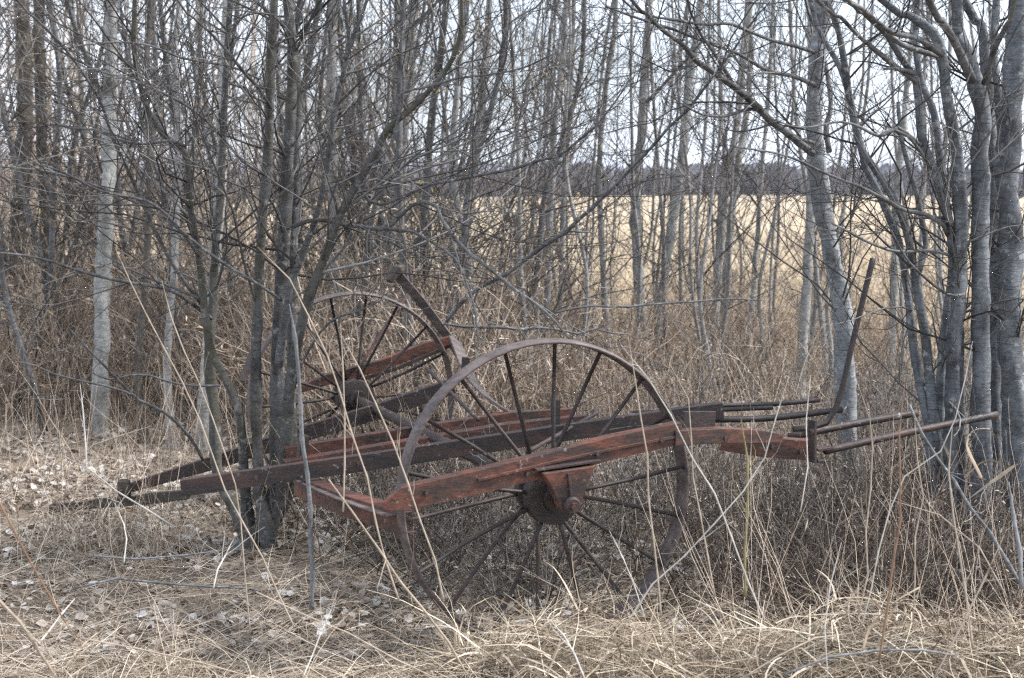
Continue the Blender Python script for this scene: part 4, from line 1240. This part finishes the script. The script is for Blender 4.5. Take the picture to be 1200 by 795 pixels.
# ------------------------------------------------------------------ tall dead stalks, singly
STALK = [
    ("stalk", "tan", 4.7, [(345, 735, 4.5), (300, 640, 4), (262, 560, 3.5), (222, 470, 3), (175, 380, 2.5), (135, 290, 2)], "long tan stalk slanting left past the clump"),
    ("stalk", "tan", 4.6, [(468, 705, 5), (440, 610, 4.5), (410, 500, 4), (375, 400, 3.5), (340, 330, 3), (302, 290, 2.5)], "tan stalk crossing in front of the farther hub"),
    ("stalk", "tan", 4.9, [(520, 705, 5), (497, 620, 4.5), (470, 540, 4), (440, 470, 3.5), (418, 425, 3), (398, 390, 2)], "tan stalk left of the nearer wheel rim"),
    ("stalk", "tan", 4.9, [(402, 600, 4), (404, 520, 4), (401, 430, 3.5), (399, 380, 3)], "upright pale stem before the farther hub"),
    ("stalk_pale", "pale", 4.6, [(895, 725, 5), (862, 640, 4.5), (828, 560, 4), (790, 495, 3.5), (760, 445, 3), (728, 405, 2.5)], "long pale stalk crossing the right side of the near rim"),
    ("stalk_pale", "pale", 4.7, [(735, 730, 5), (782, 672, 5), (830, 620, 4), (880, 570, 3.5), (905, 500, 3), (925, 440, 2)], "pale straight stalk leaning right across the wheel's lower right"),
    ("stalk", "tan", 4.8, [(775, 725, 4.5), (768, 640, 4), (760, 560, 4), (750, 490, 3.5), (742, 440, 3), (736, 395, 2.5)], "tan upright stalk in front of the wheel's right half"),
    ("stalk", "tan", 5.0, [(838, 700, 4), (822, 610, 3.5), (812, 540, 3), (806, 470, 2.5), (784, 425, 2)], "tan stalk beside the wheel's right edge"),
    ("stalk_olive", "olive", 5.2, [(873, 700, 7), (876, 620, 6), (878, 560, 5), (874, 515, 4), (868, 490, 3)], "olive green shoot in front of the extension beam"),
    ("stalk_pale", "pale", 4.8, [(1010, 735, 3.5), (1030, 650, 4), (1052, 570, 4), (1098, 530, 3), (1122, 470, 3), (1140, 400, 2.5)], "pale stalk leaning right across both draw rods"),
    ("stalk_red", "red", 4.6, [(1030, 775, 6), (1042, 700, 5.5), (1050, 640, 5), (1057, 580, 4.5), (1053, 520, 4), (1060, 450, 2.5)], "red brown upright stalk below the draw rods"),
    ("stalk", "tan", 5.0, [(1006, 720, 4), (1018, 650, 4), (1022, 590, 4), (1025, 530, 3.5), (1018, 475, 2.5)], "tan crooked stalk below the end plate"),
    ("stalk", "tan", 5.1, [(1070, 730, 3.5), (1075, 640, 3.5), (1077, 560, 3), (1072, 490, 2.5)], "tan stalk in the middle of the draw rods"),
    ("stalk", "tan", 4.5, [(1140, 760, 6), (1131, 690, 5.5), (1118, 620, 4.5), (1112, 560, 4), (1116, 500, 3)], "thick tan stalk before the right hand clump"),
    ("stalk", "tan", 4.3, [(1095, 795, 5), (1130, 730, 4.5), (1160, 670, 4), (1180, 620, 3)], "tan stalk leaning right at the lower right corner"),
    ("stalk_pale", "pale", 4.9, [(938, 600, 3.5), (942, 560, 3.5), (946, 500, 3), (950, 440, 2.5)], "slender upright stem at the end plate"),
    ("stalk_pale", "pale", 4.4, [(970, 795, 3.5), (966, 720, 3.5), (978, 670, 3.5), (986, 636, 3)], "short pale straw standing beyond the heap at lower right"),
    ("stalk", "tan", 4.4, [(385, 562, 3), (430, 625, 4.5), (478, 690, 5.5), (520, 745, 6), (550, 795, 7)], "pale tan stem bending down to the bottom edge at centre"),
    ("stalk", "tan", 4.5, [(300, 694, 4), (370, 725, 4), (440, 760, 4.5), (510, 795, 5)], "tan stem lying across the foreground toward the bottom edge"),
    ("stalk", "tan", 4.5, [(95, 748, 4), (160, 758, 4), (230, 775, 4), (300, 795, 4)], "tan stem lying flat across the lower left"),
    ("stalk", "tan", 3.6, [(-5, 700, 8), (30, 745, 8), (70, 800, 9)], "blurred thick stalk at the lower left corner"),
    ("stalk_red", "red", 3.8, [(0, 590, 5), (28, 640, 5), (60, 700, 5), (95, 760, 6)], "blurred brown stalk slanting down at the left edge"),
    ("stalk_pale", "pale", 4.8, [(145, 660, 3.5), (148, 640, 3.5), (143, 610, 3), (135, 590, 2.5)], "small white curved stem in the grass at left"),
    ("stalk_pale", "pale", 6.4, [(102, 555, 5), (99, 500, 4.5), (94, 450, 4)], "broken pale stub standing left of the aspen"),
    ("stalk_pale", "pale", 6.3, [(205, 618, 5), (160, 592, 5), (115, 558, 4.5), (70, 532, 4)], "pale branch lying toward the dark pole end"),
    ("stalk", "tan", 6.6, [(85, 545, 4), (120, 520, 3.5), (175, 500, 3)], "thin tan twig raised over the litter at left"),
    ("stalk_pale", "pale", 4.8, [(250, 690, 4), (258, 665, 4), (272, 635, 4)], "short pale broken stem in the lower left grass"),
    ("stalk_pale", "pale", 4.4, [(45, 755, 5), (65, 730, 5), (88, 702, 5)], "short thick pale straw at lower left"),
    ("stalk", "tan", 5.0, [(293, 740, 3), (285, 660, 3), (276, 560, 3), (250, 500, 3), (232, 440, 3), (205, 390, 3), (190, 330, 2.5)], "reddish tan stem rising to the left across the pale aspen"),
    ("stalk_pale", "pale", 5.2, [(756, 725, 3), (745, 690, 3), (733, 660, 3), (722, 640, 3), (714, 622, 3)], "white thin bent stem within the wheel's lower right"),
    ("stalk", "tan", 4.7, [(640, 795, 4), (655, 760, 4), (690, 735, 3.5), (720, 725, 3)], "tan straw bent over the heap at centre"),
    ("stalk_pale", "pale", 4.3, [(685, 795, 6), (672, 760, 5), (655, 735, 4), (640, 722, 3)], "thick pale straw stem at the bottom centre"),
    ("stalk_pale", "pale", 4.3, [(355, 795, 4), (375, 745, 4), (388, 715, 4)], "pale straw pair rising from the bottom edge left of centre"),
    ("stalk", "tan", 4.6, [(870, 795, 4), (905, 770, 4), (950, 745, 4), (1000, 742, 3.5)], "tan straw lying over the heap at lower right"),
    ("stalk", "tan", 5.0, [(1180, 700, 4), (1150, 640, 3.5), (1100, 605, 3), (1040, 585, 2.5)], "thin bent stem in the dark tangle at right"),
]
for i, (m, tone, Y, pts, lab) in enumerate(STALK):
    single_tube("dead_stalk", lab, "stalk", pts, Y, Y + 0.15, m, "tall dead stalks in front of the machine", 6, 0.3, 0.40 if m == "stalk_pale" else 0.46, 0.005, (0, 3, 5)[i % 3])
single_tube("weathered_pole", "grey weathered upright stick standing in front of the left beam", "stick", [(366, 715, 9), (365, 650, 9), (363, 580, 9), (356, 520, 8), (350, 460, 8), (345, 400, 7), (339, 357, 6)], 5.9, 5.95, "weathered", sides=9, jit=0.3, thin=0.6, kink=0.004)
single_tube("weathered_pole", "grey weathered stick leaning at the right edge of the frame", "stick", [(1197, 690, 8), (1193, 640, 7), (1186, 600, 7), (1182, 565, 6)], 5.0, 5.2, "weathered", sides=9, jit=0.15, thin=0.7, kink=0.003)
single_tube("fallen_branch", "grey smooth pole slanting down to the right below the draw rods", "branch", [(1066, 475, 4.5), (1100, 540, 5), (1140, 596, 6), (1175, 650, 7), (1200, 690, 7)], 6.0, 5.3, "limb", thin=0.7, kink=0.006, twiggy=6)
single_tube("fallen_branch", "grey branch lying level over the heap of straw at lower right", "branch", [(920, 790, 5), (960, 770, 6), (1000, 766, 5), (1060, 764, 5), (1130, 770, 4)], 4.55, 4.75, "weathered", thin=0.55, kink=0.008, twiggy=5)
single_tube("fallen_branch", "dark thin branch lying low in the tangle right of the wheel", "branch", [(900, 604, 3), (960, 600, 3.5), (1010, 606, 3), (1060, 612, 3)], 7.0, 7.2, "limb", kink=0.01, twiggy=6)
single_tube("fallen_branch", "thin dark branch lying across the lower left grass", "branch", [(85, 690, 3), (150, 685, 3), (220, 684, 3), (300, 690, 3)], 5.4, 5.5, "limb", kink=0.01, twiggy=4)
single_tube("fallen_branch", "pale thin branch lying across the grass below the dark pole end", "branch", [(110, 652, 4), (170, 655, 4), (225, 650, 3.5), (262, 645, 3)], 6.0, 6.1, "weathered", thin=0.6, kink=0.008, twiggy=4)


# broad curled straw leaves that catch the light at the right
def ribbon(label, pts, Y, w):
    c = np.array([P(x, y, Y + 0.02 * i) for i, (x, y) in enumerate(pts)])
    p, r = smooth_path(c, np.interp(np.linspace(0, 1, len(pts)), [0, 0.4, 1], [w * 0.5, w, w * 0.15]), 0.02)
    t = norm(np.gradient(p, axis=0))
    a = np.linspace(0.4, 1.6, len(p))
    s = norm(np.cross(t, np.array([0.0, 1.0, 0.2])))
    b = np.cross(t, s)
    sd = s * np.cos(a)[:, None] + b * np.sin(a)[:, None]
    nn = np.cross(t, sd)
    V = np.stack([p - sd * r[:, None], p + nn * r[:, None] * 0.35, p + sd * r[:, None]], 1).reshape(-1, 3)
    i = np.arange(len(p) - 1)[:, None] * 3
    q = np.concatenate([i + np.array([[0, 1, 4, 3]]), i + np.array([[1, 2, 5, 4]])])
    o = link("curled_blade", mesh_np("curled_blade", V - p[0], [q]), None, M["straw"])
    o.location = p[0]
    tag(o, label, "grass blade", "curled bleached grass blades")


ribbon("broad bleached blade arching before the right clump", [(1150, 560), (1133, 522), (1140, 505), (1160, 503), (1168, 515)], 5.2, 0.011)
ribbon("curled yellow blade with a bright tip at lower right", [(1012, 760), (1020, 735), (1045, 708), (1075, 690), (1078, 688)], 4.7, 0.011)
ribbon("thin yellow blade looping over the curled one at lower right", [(1030, 770), (1040, 725), (1058, 703), (1076, 708), (1072, 722)], 4.75, 0.006)
ribbon("yellow ribbon blade hanging right of the pale grey trunk", [(1130, 560), (1155, 540), (1180, 548), (1195, 570)], 5.3, 0.007)
ribbon("yellow drooping blade below the arching bleached one", [(1190, 545), (1175, 556), (1155, 570), (1135, 585)], 5.1, 0.008)
ribbon("small pale curled blade on the grass at centre", [(402, 722), (410, 716), (425, 716), (433, 718)], 5.0, 0.007)

# ------------------------------------------------------------------ air
def haze():
    x0, x1, y0, y1, z0, z1 = -960, 960, -70, 1560, -4.0, 24.0
    V = np.array([[x, y, z] for z in (z0, z1) for y in (y0, y1) for x in (x0, x1)])
    q = np.array([[0, 2, 3, 1], [4, 5, 7, 6], [0, 1, 5, 4], [1, 3, 7, 5], [3, 2, 6, 7], [2, 0, 4, 6]])
    m = bpy.data.materials.new("air")
    m.use_nodes = True
    n = m.node_tree
    n.nodes.clear()
    out = n.nodes.new("ShaderNodeOutputMaterial")
    v = n.nodes.new("ShaderNodeVolumePrincipled")
    v.inputs["Color"].default_value = (0.86, 0.91, 1.0, 1)
    v.inputs["Density"].default_value = 0.0002
    n.links.new(v.outputs["Volume"], out.inputs["Volume"])
    o = link("haze", mesh_np("haze", V, [q], False), None, m)
    tag(o, "thin pale air between the trees and the far woods", kind="stuff")
haze()
